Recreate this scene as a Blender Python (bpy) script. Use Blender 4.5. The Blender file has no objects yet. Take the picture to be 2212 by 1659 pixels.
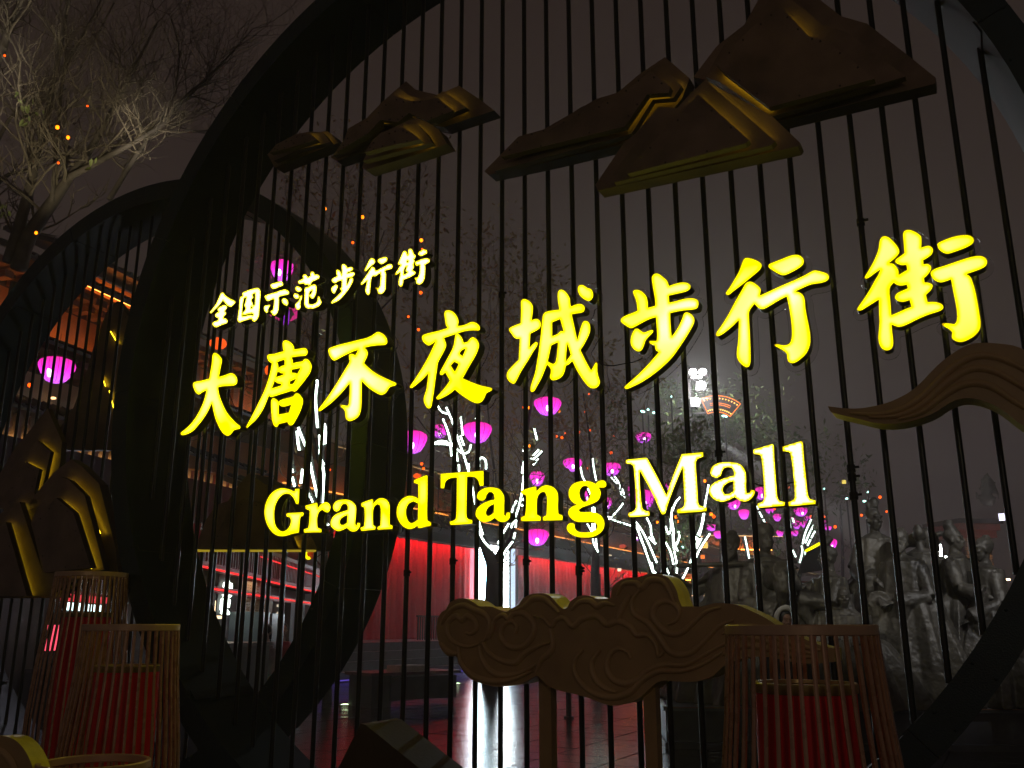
import bpy, math, random
import numpy as np
from mathutils import Vector, Matrix, noise as mnoise
from mathutils.geometry import delaunay_2d_cdt

S = bpy.context.scene
COL = S.collection
# ---------------------------------------------------------------- camera
TH, PI_ = 0.485433, math.pi          # yaw to the left of the ring's normal
PITCH, FPX, CX, CY = 0.259867, 1969.6, 1106.0, 829.5
CAM = Vector((0.0, -4.9, 1.6))
cd = bpy.data.cameras.new('camera'); cam = bpy.data.objects.new('camera', cd); COL.objects.link(cam)
cam.location = CAM; cam.rotation_euler = (math.pi/2 + PITCH, 0, TH)
cd.sensor_width = 36.0; cd.lens = FPX/2212*36.0; cd.clip_start = 0.05; cd.clip_end = 2000
S.camera = cam
S.render.resolution_x, S.render.resolution_y = 1024, 768
# ---------------------------------------------------------------- night sky (city glow in low cloud)
W = bpy.data.worlds.new('World'); S.world = W; W.use_nodes = True
nt = W.node_tree; nt.nodes.clear()
tc = nt.nodes.new('ShaderNodeTexCoord'); sp = nt.nodes.new('ShaderNodeSeparateXYZ')
rp = nt.nodes.new('ShaderNodeValToRGB'); bg = nt.nodes.new('ShaderNodeBackground'); wo = nt.nodes.new('ShaderNodeOutputWorld')
nz = nt.nodes.new('ShaderNodeTexNoise'); nz.inputs['Scale'].default_value = 1.6; nz.inputs['Detail'].default_value = 3
ad = nt.nodes.new('ShaderNodeMath'); ad.operation = 'MULTIPLY_ADD'; ad.inputs[1].default_value = 0.16
nt.links.new(tc.outputs['Generated'], sp.inputs[0]); nt.links.new(tc.outputs['Generated'], nz.inputs['Vector'])
nt.links.new(nz.outputs['Fac'], ad.inputs[0]); nt.links.new(sp.outputs['Z'], ad.inputs[2])
nt.links.new(ad.outputs[0], rp.inputs[0]); nt.links.new(rp.outputs[0], bg.inputs[0]); nt.links.new(bg.outputs[0], wo.inputs[0])
el = rp.color_ramp.elements
el[0].position = 0.0; el[0].color = (0.058, 0.047, 0.053, 1)
el[1].position = 1.0; el[1].color = (0.0165, 0.0105, 0.0082, 1)
for p_, c_ in ((0.14, (0.050, 0.039, 0.042, 1)), (0.34, (0.037, 0.0265, 0.0235, 1)), (0.62, (0.0235, 0.0152, 0.0125, 1))):
    e_ = rp.color_ramp.elements.new(p_); e_.color = c_
bg.inputs[1].default_value = 1.0
S.view_settings.view_transform = 'Standard'; S.view_settings.look = 'None'
S.view_settings.exposure = 0.0; S.view_settings.gamma = 1.0; S.view_settings.use_curve_mapping = False
S.cycles.use_denoising = True
S.cycles.max_bounces = 8; S.cycles.transparent_max_bounces = 24; S.cycles.volume_bounces = 0
S.cycles.sample_clamp_indirect = 4.0; S.cycles.sample_clamp_direct = 0.0
S.cycles.volume_step_rate = 2.0
S.cycles.caustics_reflective = False; S.cycles.caustics_refractive = False

# ---------------------------------------------------------------- pixel -> place (2212 x 1659 photograph units)
_F = Vector((-math.sin(TH)*math.cos(PITCH), math.cos(TH)*math.cos(PITCH), math.sin(PITCH)))
_R = Vector((math.cos(TH), math.sin(TH), 0)); _U = _R.cross(_F)
_FH = Vector((-math.sin(TH), math.cos(TH), 0))
def ray(px, py): return _F + _R*((px-CX)/FPX) - _U*((py-CY)/FPX)
def at_y(px, py, Y):
    r = ray(px, py); return CAM + r*((Y-CAM.y)/r.y)
def at_x(px, py, X):
    r = ray(px, py); return CAM + r*((X-CAM.x)/r.x)
def at_z(px, py, Z=0.0):
    r = ray(px, py); return CAM + r*((Z-CAM.z)/r.z)
def at_d(px, py, d):
    r = ray(px, py); return CAM + r*(d/r.dot(_FH))
def on_ground(px, d):
    p = at_d(px, 1353, d); return Vector((p.x, p.y, 0))
def upx(d): return d/2045.0          # metres per photograph unit at depth d

# ---------------------------------------------------------------- materials
def _nodes(name):
    m = bpy.data.materials.new(name); m.use_nodes = True
    return m, m.node_tree, m.node_tree.nodes['Principled BSDF']
def mat(name, col, rough=0.5, metal=0.0, var=0.25, scale=6.0, bump=0.0, bscale=40.0, spec=0.5, coat=0.0, col2=None):
    m, t, b = _nodes(name)
    n = t.nodes.new('ShaderNodeTexNoise'); n.inputs['Scale'].default_value = scale; n.inputs['Detail'].default_value = 5
    g = t.nodes.new('ShaderNodeNewGeometry'); t.links.new(g.outputs['Position'], n.inputs['Vector'])
    mx = t.nodes.new('ShaderNodeMix'); mx.data_type = 'RGBA'
    c2 = col2 or tuple(c*(1-var) for c in col)
    mx.inputs[6].default_value = (*c2, 1); mx.inputs[7].default_value = (*[min(1, c*(1+var*0.5)) for c in col], 1)
    r = t.nodes.new('ShaderNodeMapRange'); r.inputs[1].default_value = 0.3; r.inputs[2].default_value = 0.7
    t.links.new(n.outputs['Fac'], r.inputs[0]); t.links.new(r.outputs[0], mx.inputs[0]); t.links.new(mx.outputs[2], b.inputs['Base Color'])
    rr = t.nodes.new('ShaderNodeMapRange'); rr.inputs[3].default_value = max(0.02, rough*0.75); rr.inputs[4].default_value = min(1, rough*1.25)
    t.links.new(n.outputs['Fac'], rr.inputs[0]); t.links.new(rr.outputs[0], b.inputs['Roughness'])
    b.inputs['Metallic'].default_value = metal; b.inputs['Specular IOR Level'].default_value = spec
    b.inputs['Coat Weight'].default_value = coat; b.inputs['Coat Roughness'].default_value = 0.08
    if bump:
        n2 = t.nodes.new('ShaderNodeTexNoise'); n2.inputs['Scale'].default_value = bscale; n2.inputs['Detail'].default_value = 4
        t.links.new(g.outputs['Position'], n2.inputs['Vector'])
        bp = t.nodes.new('ShaderNodeBump'); bp.inputs['Strength'].default_value = bump; bp.inputs['Distance'].default_value = 0.01
        t.links.new(n2.outputs['Fac'], bp.inputs['Height']); t.links.new(bp.outputs[0], b.inputs['Normal'])
    return m
def glow(name, col, strength):
    m = bpy.data.materials.new(name); m.use_nodes = True; t = m.node_tree; t.nodes.clear()
    e = t.nodes.new('ShaderNodeEmission'); e.inputs[0].default_value = (*col, 1); e.inputs[1].default_value = strength
    o = t.nodes.new('ShaderNodeOutputMaterial'); t.links.new(e.outputs[0], o.inputs[0]); return m

# ---------------------------------------------------------------- mesh builder
ORG = {}
def tag(o, label=None, cat=None, group=None, kind=None):
    if label: o['label'] = label
    if cat: o['category'] = cat
    if group: o['group'] = group
    if kind: o['kind'] = kind
    return o
def thing(name, loc, label, cat, group=None):
    o = bpy.data.objects.new(name, None); o.empty_display_size = 0.2; COL.objects.link(o); o.location = loc
    ORG[o.name] = Vector(loc); return tag(o, label, cat, group)
def origin(o): return ORG.get(o.name, Vector((0, 0, 0))) if o else Vector((0, 0, 0))
class MB:
    def __init__(s): s.v = []; s.f = []
    def add(s, vs, fs):
        n = len(s.v); s.v += [tuple(v) for v in vs]; s.f += [tuple(i+n for i in f) for f in fs]; return s
    def box(s, c, size, rz=0.0, M=None):
        x, y, z = [k/2 for k in size]; c = Vector(c)
        R = M or Matrix.Rotation(rz, 3, 'Z')
        vs = [c + R @ Vector((a*x, b*y, d*z)) for a in (-1, 1) for b in (-1, 1) for d in (-1, 1)]
        return s.add(vs, [(0, 1, 3, 2), (4, 6, 7, 5), (0, 4, 5, 1), (2, 3, 7, 6), (0, 2, 6, 4), (1, 5, 7, 3)])
    def tube(s, pts, rad, n=8, cap=True):
        pts = [Vector(p) for p in pts]; m = len(pts)
        if not hasattr(rad, '__len__'): rad = [rad]*m
        prev = None; vs = []
        for i, p in enumerate(pts):
            t = (pts[min(i+1, m-1)] - pts[max(i-1, 0)])
            if t.length < 1e-9: t = Vector((0, 0, 1))
            t.normalize()
            a = prev - t*prev.dot(t) if prev is not None else t.cross(Vector((0.3, 1, 0.2)))
            if a.length < 1e-6: a = t.cross(Vector((1, 0, 0)))
            a.normalize(); b = t.cross(a); prev = a
            for k in range(n):
                q = 2*math.pi*k/n; vs.append(p + (a*math.cos(q) + b*math.sin(q))*rad[i])
        fs = [(i*n+k, i*n+(k+1) % n, (i+1)*n+(k+1) % n, (i+1)*n+k) for i in range(m-1) for k in range(n)]
        if cap: fs += [tuple(range(n))[::-1], tuple((m-1)*n+k for k in range(n))]
        return s.add(vs, fs)
    def lathe(s, c, prof, n=24, closed=True, fx=None):
        c = Vector(c); vs = []; m = len(prof)
        for i, (r, z) in enumerate(prof):
            for k in range(n):
                q = 2*math.pi*k/n; rr = r*(fx(q, i) if fx else 1)
                vs.append(c + Vector((rr*math.cos(q), rr*math.sin(q), z)))
        fs = [(i*n+k, i*n+(k+1) % n, (i+1)*n+(k+1) % n, (i+1)*n+k) for i in range(m-1) for k in range(n)]
        if closed: fs += [tuple(range(n))[::-1], tuple((m-1)*n+k for k in range(n))]
        return s.add(vs, fs)
    def ball(s, c, r, n=12, m=8, R=None):
        c = Vector(c); rx, ry, rz = r if hasattr(r, '__len__') else (r, r, r); vs = []; R = R or Matrix.Identity(3)
        for i in range(m+1):
            a = math.pi*i/m
            for k in range(n):
                q = 2*math.pi*k/n
                vs.append(c + R @ Vector((rx*max(.001, math.sin(a))*math.cos(q), ry*max(.001, math.sin(a))*math.sin(q), -rz*math.cos(a))))
        fs = [(i*n+k, i*n+(k+1) % n, (i+1)*n+(k+1) % n, (i+1)*n+k) for i in range(m) for k in range(n)]
        fs += [tuple(range(n))[::-1], tuple(m*n+k for k in range(n))]
        return s.add(vs, fs)
    def slab(s, pts, off, Bv=None):
        """closed outline pts (coplanar, 3d) extruded by vector off; outline may be concave"""
        pts = [Vector(p) for p in pts]; off = Vector(off); n = len(pts)
        if len(s.f) == 0: pass
        from mathutils.geometry import tessellate_polygon
        tri = tessellate_polygon([pts])
        vs = pts + [p+off for p in pts]
        fs = [tuple(t) for t in tri] + [tuple(i+n for i in t)[::-1] for t in tri]
        fs += [(i, i+n, (i+1) % n + n, (i+1) % n) for i in range(n)]
        return s.add(vs, fs)
    def build(s, name, m, parent=None, smooth=False, **kw):
        o0 = origin(parent); me = bpy.data.meshes.new(name)
        me.from_pydata([(v[0]-o0.x, v[1]-o0.y, v[2]-o0.z) for v in s.v], [], s.f)
        me.materials.append(m); me.update()
        if smooth:
            me.shade_smooth()
            if smooth != True: me.set_sharp_from_angle(angle=math.radians(smooth))
        o = bpy.data.objects.new(name, me); COL.objects.link(o)
        if parent is not None: o.parent = parent; ORG[o.name] = o0
        else: ORG[o.name] = Vector((0, 0, 0))
        return tag(o, **kw)
def fixn(o):
    import bmesh
    bm = bmesh.new(); bm.from_mesh(o.data); bmesh.ops.recalc_face_normals(bm, faces=bm.faces); bm.to_mesh(o.data); bm.free(); return o
def smooth_contour(pts, sub=3, corner=48):
    n = len(pts); P = [np.array(p, float) for p in pts]; out = []
    def is_c(i):
        a = P[i]-P[i-1]; b = P[(i+1) % n]-P[i]
        c = (a@b)/(np.linalg.norm(a)*np.linalg.norm(b)+1e-9); return math.degrees(math.acos(max(-1, min(1, c)))) > corner
    C = [is_c(i) for i in range(n)]
    for i in range(n):
        p0, p1, p2, p3 = P[i-1], P[i], P[(i+1) % n], P[(i+2) % n]
        m1 = (p2-p0)/2 if not C[i] else (p2-p1)*0.6
        m2 = (p3-p1)/2 if not C[(i+1) % n] else (p2-p1)*0.6
        L = np.linalg.norm(p2-p1)
        for m_ in (m1, m2):
            l = np.linalg.norm(m_)
            if l > 1.3*L: m_ *= 1.3*L/l
        for k in range(sub):
            t = k/sub; h = 2*t**3-3*t**2+1, t**3-2*t**2+t, -2*t**3+3*t**2, t**3-t**2
            out.append(h[0]*p1+h[1]*m1+h[2]*p2+h[3]*m2)
    return out
def smooth_line(pts, sub=4):
    P = [Vector(p) for p in pts]; out = []
    for i in range(len(P)-1):
        p0, p1, p2, p3 = P[max(i-1, 0)], P[i], P[i+1], P[min(i+2, len(P)-1)]
        for k in range(sub):
            t = k/sub
            out.append(0.5*((2*p1)+(p2-p0)*t+(2*p0-5*p1+4*p2-p3)*t*t+(3*p1-p0-3*p2+p3)*t**3))
    out.append(P[-1]); return out
# ================================================================= materials shared
M_ring = mat('ring_paint', (0.016, 0.038, 0.046), rough=0.45, metal=0.1, var=0.35, scale=3.0, bump=0.25, bscale=120, spec=0.5)
M_bar = mat('bar_paint', (0.018, 0.020, 0.022), rough=0.32, metal=0.3, var=0.3, scale=8)
M_clamp = mat('clamp_rubber', (0.01, 0.01, 0.01), rough=0.7)
M_tan = mat('tan_paint', (0.50, 0.33, 0.15), rough=0.42, var=0.18, scale=5, bump=0.12, bscale=160)
M_tan_d = mat('tan_paint_ridge', (0.58, 0.39, 0.19), rough=0.4, var=0.15, scale=5, bump=0.1, bscale=160)
M_bronze_plate = mat('bronze_plate', (0.27, 0.185, 0.125), rough=0.38, metal=0.3, var=0.4, scale=4, bump=0.1, bscale=90)
M_wire = mat('black_cable', (0.008, 0.008, 0.008), rough=0.6)
M_edge = mat('shade_dark_brown', (0.075, 0.05, 0.03), rough=0.55, var=0.3, scale=6, bump=0.2)  # shade of the plate undersides put into the colour; also screws and wedge
LED_DIM = glow('dim_led_tape', (1.0, 0.70, 0.05), 0.32)
LED_Y = glow('warm_led_tape', (1.0, 0.72, 0.02), 4.6)

# ================================================================= ground
def wet_ground():
    m, t, b = _nodes('wet_paving')
    g = t.nodes.new('ShaderNodeNewGeometry')
    n = t.nodes.new('ShaderNodeTexNoise'); n.inputs['Scale'].default_value = 0.55; n.inputs['Detail'].default_value = 6
    n2 = t.nodes.new('ShaderNodeTexNoise'); n2.inputs['Scale'].default_value = 9; n2.inputs['Detail'].default_value = 5
    n3 = t.nodes.new('ShaderNodeTexNoise'); n3.inputs['Scale'].default_value = 55; n3.inputs['Detail'].default_value = 3
    for k in (n, n2, n3): t.links.new(g.outputs['Position'], k.inputs['Vector'])
    mx = t.nodes.new('ShaderNodeMix'); mx.data_type = 'RGBA'; mx.inputs[6].default_value = (0.012, 0.011, 0.012, 1); mx.inputs[7].default_value = (0.034, 0.030, 0.029, 1)
    t.links.new(n2.outputs['Fac'], mx.inputs[0]); t.links.new(mx.outputs[2], b.inputs['Base Color'])
    r = t.nodes.new('ShaderNodeMapRange'); r.inputs[1].default_value = 0.38; r.inputs[2].default_value = 0.62; r.inputs[3].default_value = 0.03; r.inputs[4].default_value = 0.12
    t.links.new(n.outputs['Fac'], r.inputs[0]); t.links.new(r.outputs[0], b.inputs['Roughness'])
    b.inputs['Specular IOR Level'].default_value = 0.6
    mh = t.nodes.new('ShaderNodeMath'); mh.operation = 'ADD'; t.links.new(n2.outputs['Fac'], mh.inputs[0]); t.links.new(n3.outputs['Fac'], mh.inputs[1])
    bp = t.nodes.new('ShaderNodeBump'); bp.inputs['Strength'].default_value = 0.34; bp.inputs['Distance'].default_value = 0.006
    t.links.new(mh.outputs[0], bp.inputs['Height']); t.links.new(bp.outputs[0], b.inputs['Normal'])
    return m
M_wet = wet_ground()
g_ = MB().add([(-340, -55, -0.03), (340, -55, -0.03), (340, 340, -0.03), (-340, 340, -0.03)], [(0, 1, 2, 3)])
ground = g_.build('ground', M_wet, kind='structure')
rnd = random.Random(3)
sl = MB()
for i in range(-44, 14):
    for j in range(-8, 70):
        x0 = i*0.9; y0 = j*0.6 + (0.0); gx = 0.006
        x1 = x0+0.9-gx; y1 = y0+0.6-gx
        t0 = [rnd.uniform(-.0016, .0016) for _ in range(4)]
        b_ = 0.007
        top = [(x0+b_, y0+b_, t0[0]), (x1-b_, y0+b_, t0[1]), (x1-b_, y1-b_, t0[2]), (x0+b_, y1-b_, t0[3])]
        low = [(x0, y0, -.006), (x1, y0, -.006), (x1, y1, -.006), (x0, y1, -.006)]
        sl.add(top+low, [(0, 1, 2, 3), (4, 5, 1, 0), (5, 6, 2, 1), (6, 7, 3, 2), (7, 4, 0, 3)])
sl.build('paving_slabs', M_wet, kind='stuff', label='wet dark stone paving slabs of the plaza')

# ================================================================= rings
def arc_box(cx, cz, ro, ri, y0, y1, a0, a1, n=16):
    """one curved box segment, cross section ri..ro by y0..y1"""
    mb = MB(); vs = []
    for i in range(n+1):
        a = a0+(a1-a0)*i/n; c, s_ = math.cos(a), math.sin(a)
        for r, y in ((ro, y0), (ri, y0), (ri, y1), (ro, y1)): vs.append((cx+r*c, y, cz+r*s_))
    fs = [(i*4+k, (i+1)*4+k, (i+1)*4+(k+1) % 4, i*4+(k+1) % 4) for i in range(n) for k in range(4)]
    fs += [(0, 1, 2, 3), (n*4+3, n*4+2, n*4+1, n*4)]
    mb.add(vs, fs); return mb
bar_me = None
def bar_mesh():
    global bar_me
    if bar_me: return bar_me
    b = MB().tube([(0, 0, 0), (0, 0, 1)], 0.0165, n=12)
    o = b.build('bar_proto', M_bar, smooth=40); bar_me = o.data; bpy.data.objects.remove(o); return bar_me
def ring_gate(cx, cz, ro, ri, y0, dep, ybar, xs, label):
    root = thing('ring_gate', (cx, y0, 0), label, 'ring gate', 'round moon gate frames filled with bars')
    N = 16
    for i in range(N):
        g = 0.0006
        o = arc_box(cx, cz, ro, ri, y0, y0+dep, 2*math.pi*i/N+g, 2*math.pi*(i+1)/N-g, 8).build('frame_segment', M_ring, root, smooth=30)
        fixn(o)
    # joint plates on the inner face and row of bolt heads at the segment joints
    for i in range(N):
        a = 2*math.pi*i/N; mb = MB()
        mb.add(*[(lambda q: (q.v, q.f))(arc_box(cx, cz, ri-0.0005, ri-0.008, y0+0.03, y0+dep-0.03, a-0.012, a+0.012, 2))][0])
        fixn(mb.build('joint_plate', M_ring, root))
    # domed rivets along the front face, two rows
    rv = MB().lathe((0, 0, 0), [(.010, 0), (.009, .004), (.005, .007), (.001, .008)], n=8, closed=False).build('rivet', M_ring); rv.parent = root; rme = rv.data
    k = 0
    for i in range(72):
        a = 2*math.pi*(i+.5)/72
        for rr_ in (ro-.028, ri+.028):
            o = rv if k == 0 else bpy.data.objects.new('rivet', rme)
            if k: COL.objects.link(o); o.parent = root
            o.location = (rr_*math.cos(a), 0.0, cz+rr_*math.sin(a)); o.rotation_euler = (math.pi/2, 0, 0); k += 1
    me = bar_mesh()
    for x in xs:
        h = ri*ri-(x-cx)**2
        if h <= 0.04: continue
        h = math.sqrt(h); z0, z1 = max(0.0, cz-h)+0.002, cz+h-0.002
        o = bpy.data.objects.new('bar', me); COL.objects.link(o); o.parent = root
        o.location = (x-cx, ybar-y0, z0); o.scale = (1, 1, z1-z0)
    return root
ring1 = ring_gate(-2.811, 3.461, 3.465, 3.298, 0.0, 0.64, 0.235, [0.239-0.178*k for k in range(-1, 36)],
                  'large near black moon gate ring that carries the yellow lettering')
ring2 = ring_gate(-7.57, 3.07, 3.06, 2.86, 1.10, 0.58, 1.36, [-7.57+0.168*k for k in range(-17, 18)],
                  'smaller dark moon gate ring set behind the large one at far left')
# cable ties and snagged stubs on some bars
rnd = random.Random(8)
for (px, py) in ((1125+0, 0),): pass
for (px, py) in ((930, 1108), (877, 1238), (972, 1213), (1113, 1215), (1235, 1230), (1270, 1235), (1863, 1030), (1864, 1070), (1870, 1010), (1545, 980), (1430, 1245), (1610, 610), (1862, 480), (1470, 640), (1068, 640)):
    p = at_y(px, py, 0.235); k = round((0.239-p.x)/0.178); x = 0.239-0.178*k
    mb = MB().tube([(x, 0.235, p.z-.02), (x, 0.235, p.z+.02)], 0.022, n=10)
    mb.box((x+0.028, 0.22, p.z+.004), (0.03, 0.012, 0.012))
    mb.build('cable_tie', M_clamp, ring1)
# ================================================================= lit letters
G = {}
def gl(key, ox, oy, s, outs, holes, white, label, nm): G[key] = (ox, oy, s, outs, holes, white, label, nm)
BIG, SML, ENG = 'large Chinese sign characters', 'small Chinese sign characters', 'English sign letters'
a_out=[(1165,640),(1180,580),(1230,530),(1320,512),(1410,515),(1480,545),(1530,600),(1545,670),(1535,800),(1528,900),(1545,930),(1560,880),(1608,890),(1600,950),(1560,1005),(1510,1028),(1450,1020),(1390,970),(1320,1005),(1250,1020),(1180,990),(1135,940),(1128,880),(1150,810),(1210,750),(1300,710),(1400,680),(1400,620),(1375,585),(1330,588),(1300,630),(1280,680),(1230,710),(1190,695)]
gl('da',700,1370,4,[[(600,200),(625,165),(660,168),(710,205),(750,260),(752,320),(735,400),(722,470),(708,545),(800,520),(860,495),(910,488),(955,510),(990,555),(1003,610),(990,660),(950,690),(880,697),(790,702),(695,717),(705,800),(730,890),(775,1000),(830,1110),(900,1200),(980,1285),(1045,1335),(1052,1365),(1030,1385),(985,1395),(945,1410),(900,1465),(870,1490),(835,1495),(790,1475),(740,1420),(700,1350),(660,1260),(625,1150),(600,1040),(588,980),(545,1080),(480,1190),(390,1310),(300,1410),(210,1465),(125,1485),(95,1475),(85,1450),(105,1430),(180,1370),(260,1290),(340,1180),(410,1050),(460,930),(490,820),(500,770),(440,800),(400,830),(370,835),(330,800),(300,740),(285,680),(295,640),(330,625),(440,605),(545,575),(560,490),(580,380),(592,280)]],[],.75,'yellow lit character 大, first and leftmost of the large row',BIG)
gl('tang',950,1350,4,[[(735,215),(722,150),(720,90),(740,50),(775,42),(830,60),(880,100),(908,150),(912,190),(1000,175),(1060,165),(1100,175),(1125,215),(1122,260),(1100,290),(1060,298),(960,308),(870,322),(890,370),(888,408),(960,392),(1040,378),(1060,350),(1095,338),(1130,350),(1165,390),(1188,440),(1188,500),(1165,570),(1110,650),(1050,730),(1000,790),(960,840),(930,865),(905,870),(870,860),(780,885),(700,910),(620,935),(550,955),(520,950),(505,935),(470,1030),(420,1140),(360,1240),(290,1330),(210,1400),(165,1445),(145,1450),(135,1430),(160,1380),(220,1270),(290,1130),(360,990),(430,840),(480,700),(520,560),(548,415),(520,400),(490,370),(472,320),(475,285),(500,270),(600,255)],[(540,1000),(560,970),(590,968),(640,1000),(658,1026),(690,1000),(780,970),(880,945),(925,895),(960,888),(1000,915),(1035,960),(1052,1010),(1045,1070),(1010,1180),(960,1280),(910,1370),(870,1405),(840,1408),(810,1385),(800,1355),(720,1375),(660,1390),(655,1415),(630,1435),(600,1428),(570,1390),(548,1300),(538,1180),(532,1070)]],[[(640,395),(750,358),(750,440),(700,455),(660,485),(655,440)],[(645,550),(700,575),(738,580),(735,590),(680,612),(622,630)],[(595,700),(640,735),(700,745),(690,768),(555,810),(580,750)],[(872,518),(1005,492),(955,580),(930,565),(875,560)],[(845,705),(930,668),(890,735),(840,745)],[(665,1075),(700,1105),(760,1108),(858,1078),(835,1150),(820,1198),(665,1230)]],.4,'yellow lit character 唐, second of the large row, with a box at its foot',BIG)
gl('bu',1240,1300,4,[[(290,410),(300,380),(340,355),(480,310),(640,270),(800,230),(900,205),(980,170),(1040,130),(1080,108),(1110,110),(1170,140),(1215,185),(1240,240),(1240,285),(1215,315),(1180,325),(1080,330),(980,342),(880,365),(910,395),(928,440),(925,490),(895,560),(870,610),(930,670),(1000,730),(1100,795),(1200,845),(1310,895),(1375,925),(1387,945),(1370,970),(1320,985),(1280,1000),(1250,1045),(1215,1090),(1170,1118),(1120,1118),(1060,1090),(980,1040),(900,975),(832,905),(832,1000),(830,1150),(828,1280),(815,1380),(790,1450),(740,1500),(680,1532),(630,1540),(590,1520),(568,1490),(562,1430),(555,1380),(530,1345),(490,1310),(480,1285),(500,1272),(560,1285),(600,1290),(618,1260),(628,1150),(632,1040),(632,940),(560,1030),(470,1130),(350,1245),(240,1330),(165,1382),(135,1378),(128,1350),(190,1270),(280,1150),(380,1000),(480,840),(570,690),(630,590),(625,540),(618,490),(640,465),(680,460),(725,480),(765,405),(700,425),(600,470),(500,520),(430,560),(390,575),(350,550),(310,490)]],[],.8,'yellow lit character 不, third of the large row, under one long top stroke',BIG)
gl('ye',1560,1230,4,[[(920,325),(895,290),(885,240),(875,170),(866,100),(880,55),(925,42),(990,55),(1040,95),(1080,150),(1100,210),(1098,260),(1088,293),(1160,285),(1220,265),(1270,240),(1320,228),(1370,240),(1420,275),(1442,315),(1438,355),(1420,373),(1360,370),(1270,373),(1180,388),(1090,415),(1130,450),(1165,505),(1180,560),(1240,545),(1270,505),(1310,475),(1340,475),(1380,500),(1415,545),(1430,600),(1420,660),(1385,750),(1330,850),(1270,950),(1210,1060),(1168,1132),(1250,1170),(1350,1210),(1470,1250),(1580,1275),(1630,1290),(1643,1312),(1625,1335),(1570,1360),(1540,1390),(1515,1450),(1480,1500),(1440,1528),(1390,1535),(1320,1515),(1240,1470),(1150,1410),(1080,1355),(1040,1318),(980,1370),(900,1420),(820,1460),(770,1475),(745,1465),(737,1440),(790,1380),(860,1300),(920,1220),(955,1170),(920,1110),(885,1045),(860,1070),(830,1085),(800,1075),(795,1045),(830,970),(890,860),(950,750),(1000,650),(1025,560),(1035,480),(1050,430),(960,460),(870,490),(890,540),(905,600),(890,660),(840,760),(775,880),(760,980),(740,1100),(720,1250),(700,1400),(680,1520),(660,1600),(625,1622),(590,1605),(550,1540),(535,1470),(550,1400),(580,1310),(595,1200),(605,1120),(612,1060),(540,1140),(450,1220),(380,1275),(350,1292),(320,1285),(312,1265),(380,1170),(470,1030),(560,880),(640,730),(700,600),(725,550),(670,590),(625,612),(580,595),(530,550),(510,495),(515,455),(545,430),(650,400),(780,370)]],[[(1150,690),(1208,662),(1160,775),(1115,740)],[(1030,872),(1095,905),(1040,1025),(978,930)]],.5,'yellow lit character 夜, fourth and middle one of the large row',BIG)
gl('cheng',1960,1130,4,[[(500,290),(530,262),(580,268),(640,305),(680,355),(692,410),(685,500),(670,600),(710,585),(750,580),(795,605),(816,650),(814,700),(788,745),(720,785),(652,820),(645,900),(635,1040),(680,990),(725,950),(760,955),(770,980),(745,1040),(690,1120),(620,1240),(550,1350),(490,1450),(440,1550),(400,1615),(365,1625),(310,1590),(275,1540),(265,1480),(290,1410),(360,1330),(430,1260),(458,1230),(462,1130),(470,1010),(475,900),(430,905),(385,880),(340,820),(305,770),(308,735),(340,710),(420,675),(488,650),(492,560),(495,430),(492,340)],[(1108,430),(1095,360),(1082,260),(1083,170),(1105,125),(1140,112),(1190,130),(1240,180),(1280,250),(1285,310),(1298,382),(1360,355),(1430,338),(1480,350),(1515,385),(1518,430),(1500,470),(1450,490),(1380,500),(1312,512),(1340,640),(1370,780),(1398,910),(1430,790),(1460,690),(1490,625),(1530,612),(1575,630),(1602,680),(1608,750),(1595,820),(1550,920),(1500,1010),(1452,1080),(1490,1160),(1540,1260),(1590,1350),(1620,1400),(1660,1330),(1690,1275),(1710,1275),(1722,1310),(1722,1400),(1730,1470),(1755,1550),(1762,1600),(1745,1650),(1700,1690),(1650,1698),(1590,1680),(1520,1610),(1450,1510),(1390,1410),(1350,1330),(1318,1262),(1270,1310),(1218,1335),(1205,1400),(1180,1470),(1140,1520),(1080,1555),(1010,1570),(970,1545),(958,1500),(970,1440),(968,1390),(945,1350),(915,1320),(880,1410),(830,1530),(770,1640),(710,1740),(665,1755),(645,1735),(650,1660),(680,1560),(720,1440),(745,1300),(770,1150),(790,1000),(808,860),(824,700),(838,560),(852,510),(890,470),(980,448)],[(1410,70),(1430,45),(1470,37),(1510,50),(1560,85),(1610,100),(1640,135),(1655,190),(1645,245),(1610,290),(1570,300),(1510,275),(1450,225),(1415,170),(1403,115)]],[[(1000,640),(1120,590),(1175,780),(1130,770),(1080,820),(1000,855)],[(985,1010),(1085,960),(1075,1100),(1060,1220),(1040,1280),(1010,1300),(970,1285),(930,1260)],[(1240,985),(1290,1155),(1222,1255),(1222,1180)]],.8,'yellow lit character 城, fifth of the large row, with a separate dot on top',BIG)
bu_main=[(680,160),(695,120),(730,100),(770,108),(825,150),(868,190),(890,250),(960,225),(1040,208),(1100,212),(1140,235),(1152,265),(1130,300),(1080,325),(980,348),(888,370),(895,450),(980,430),(1060,408),(1140,397),(1205,405),(1240,430),(1245,470),(1230,515),(1190,535),(1090,545),(990,560),(905,580),(908,680),(915,780),(922,855),(970,790),(1020,700),(1050,630),(1065,585),(1095,567),(1135,575),(1175,610),(1195,650),(1190,700),(1150,780),(1090,880),(1010,1000),(930,1110),(820,1220),(690,1325),(560,1410),(450,1465),(385,1490),(355,1483),(352,1460),(420,1400),(520,1310),(620,1210),(700,1120),(765,1045),(735,1030),(722,1000),(720,970),(670,950),(650,930),(655,910),(700,910),(738,910),(745,850),(740,760),(730,630),(650,655),(560,700),(470,750),(425,760),(370,730),(315,690),(305,655),(340,620),(430,580),(508,548),(500,470),(485,410),(460,350),(455,315),(480,297),(530,300),(580,330),(620,380),(635,440),(638,510),(680,500),(722,488),(720,420),(705,330),(690,240)]
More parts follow.
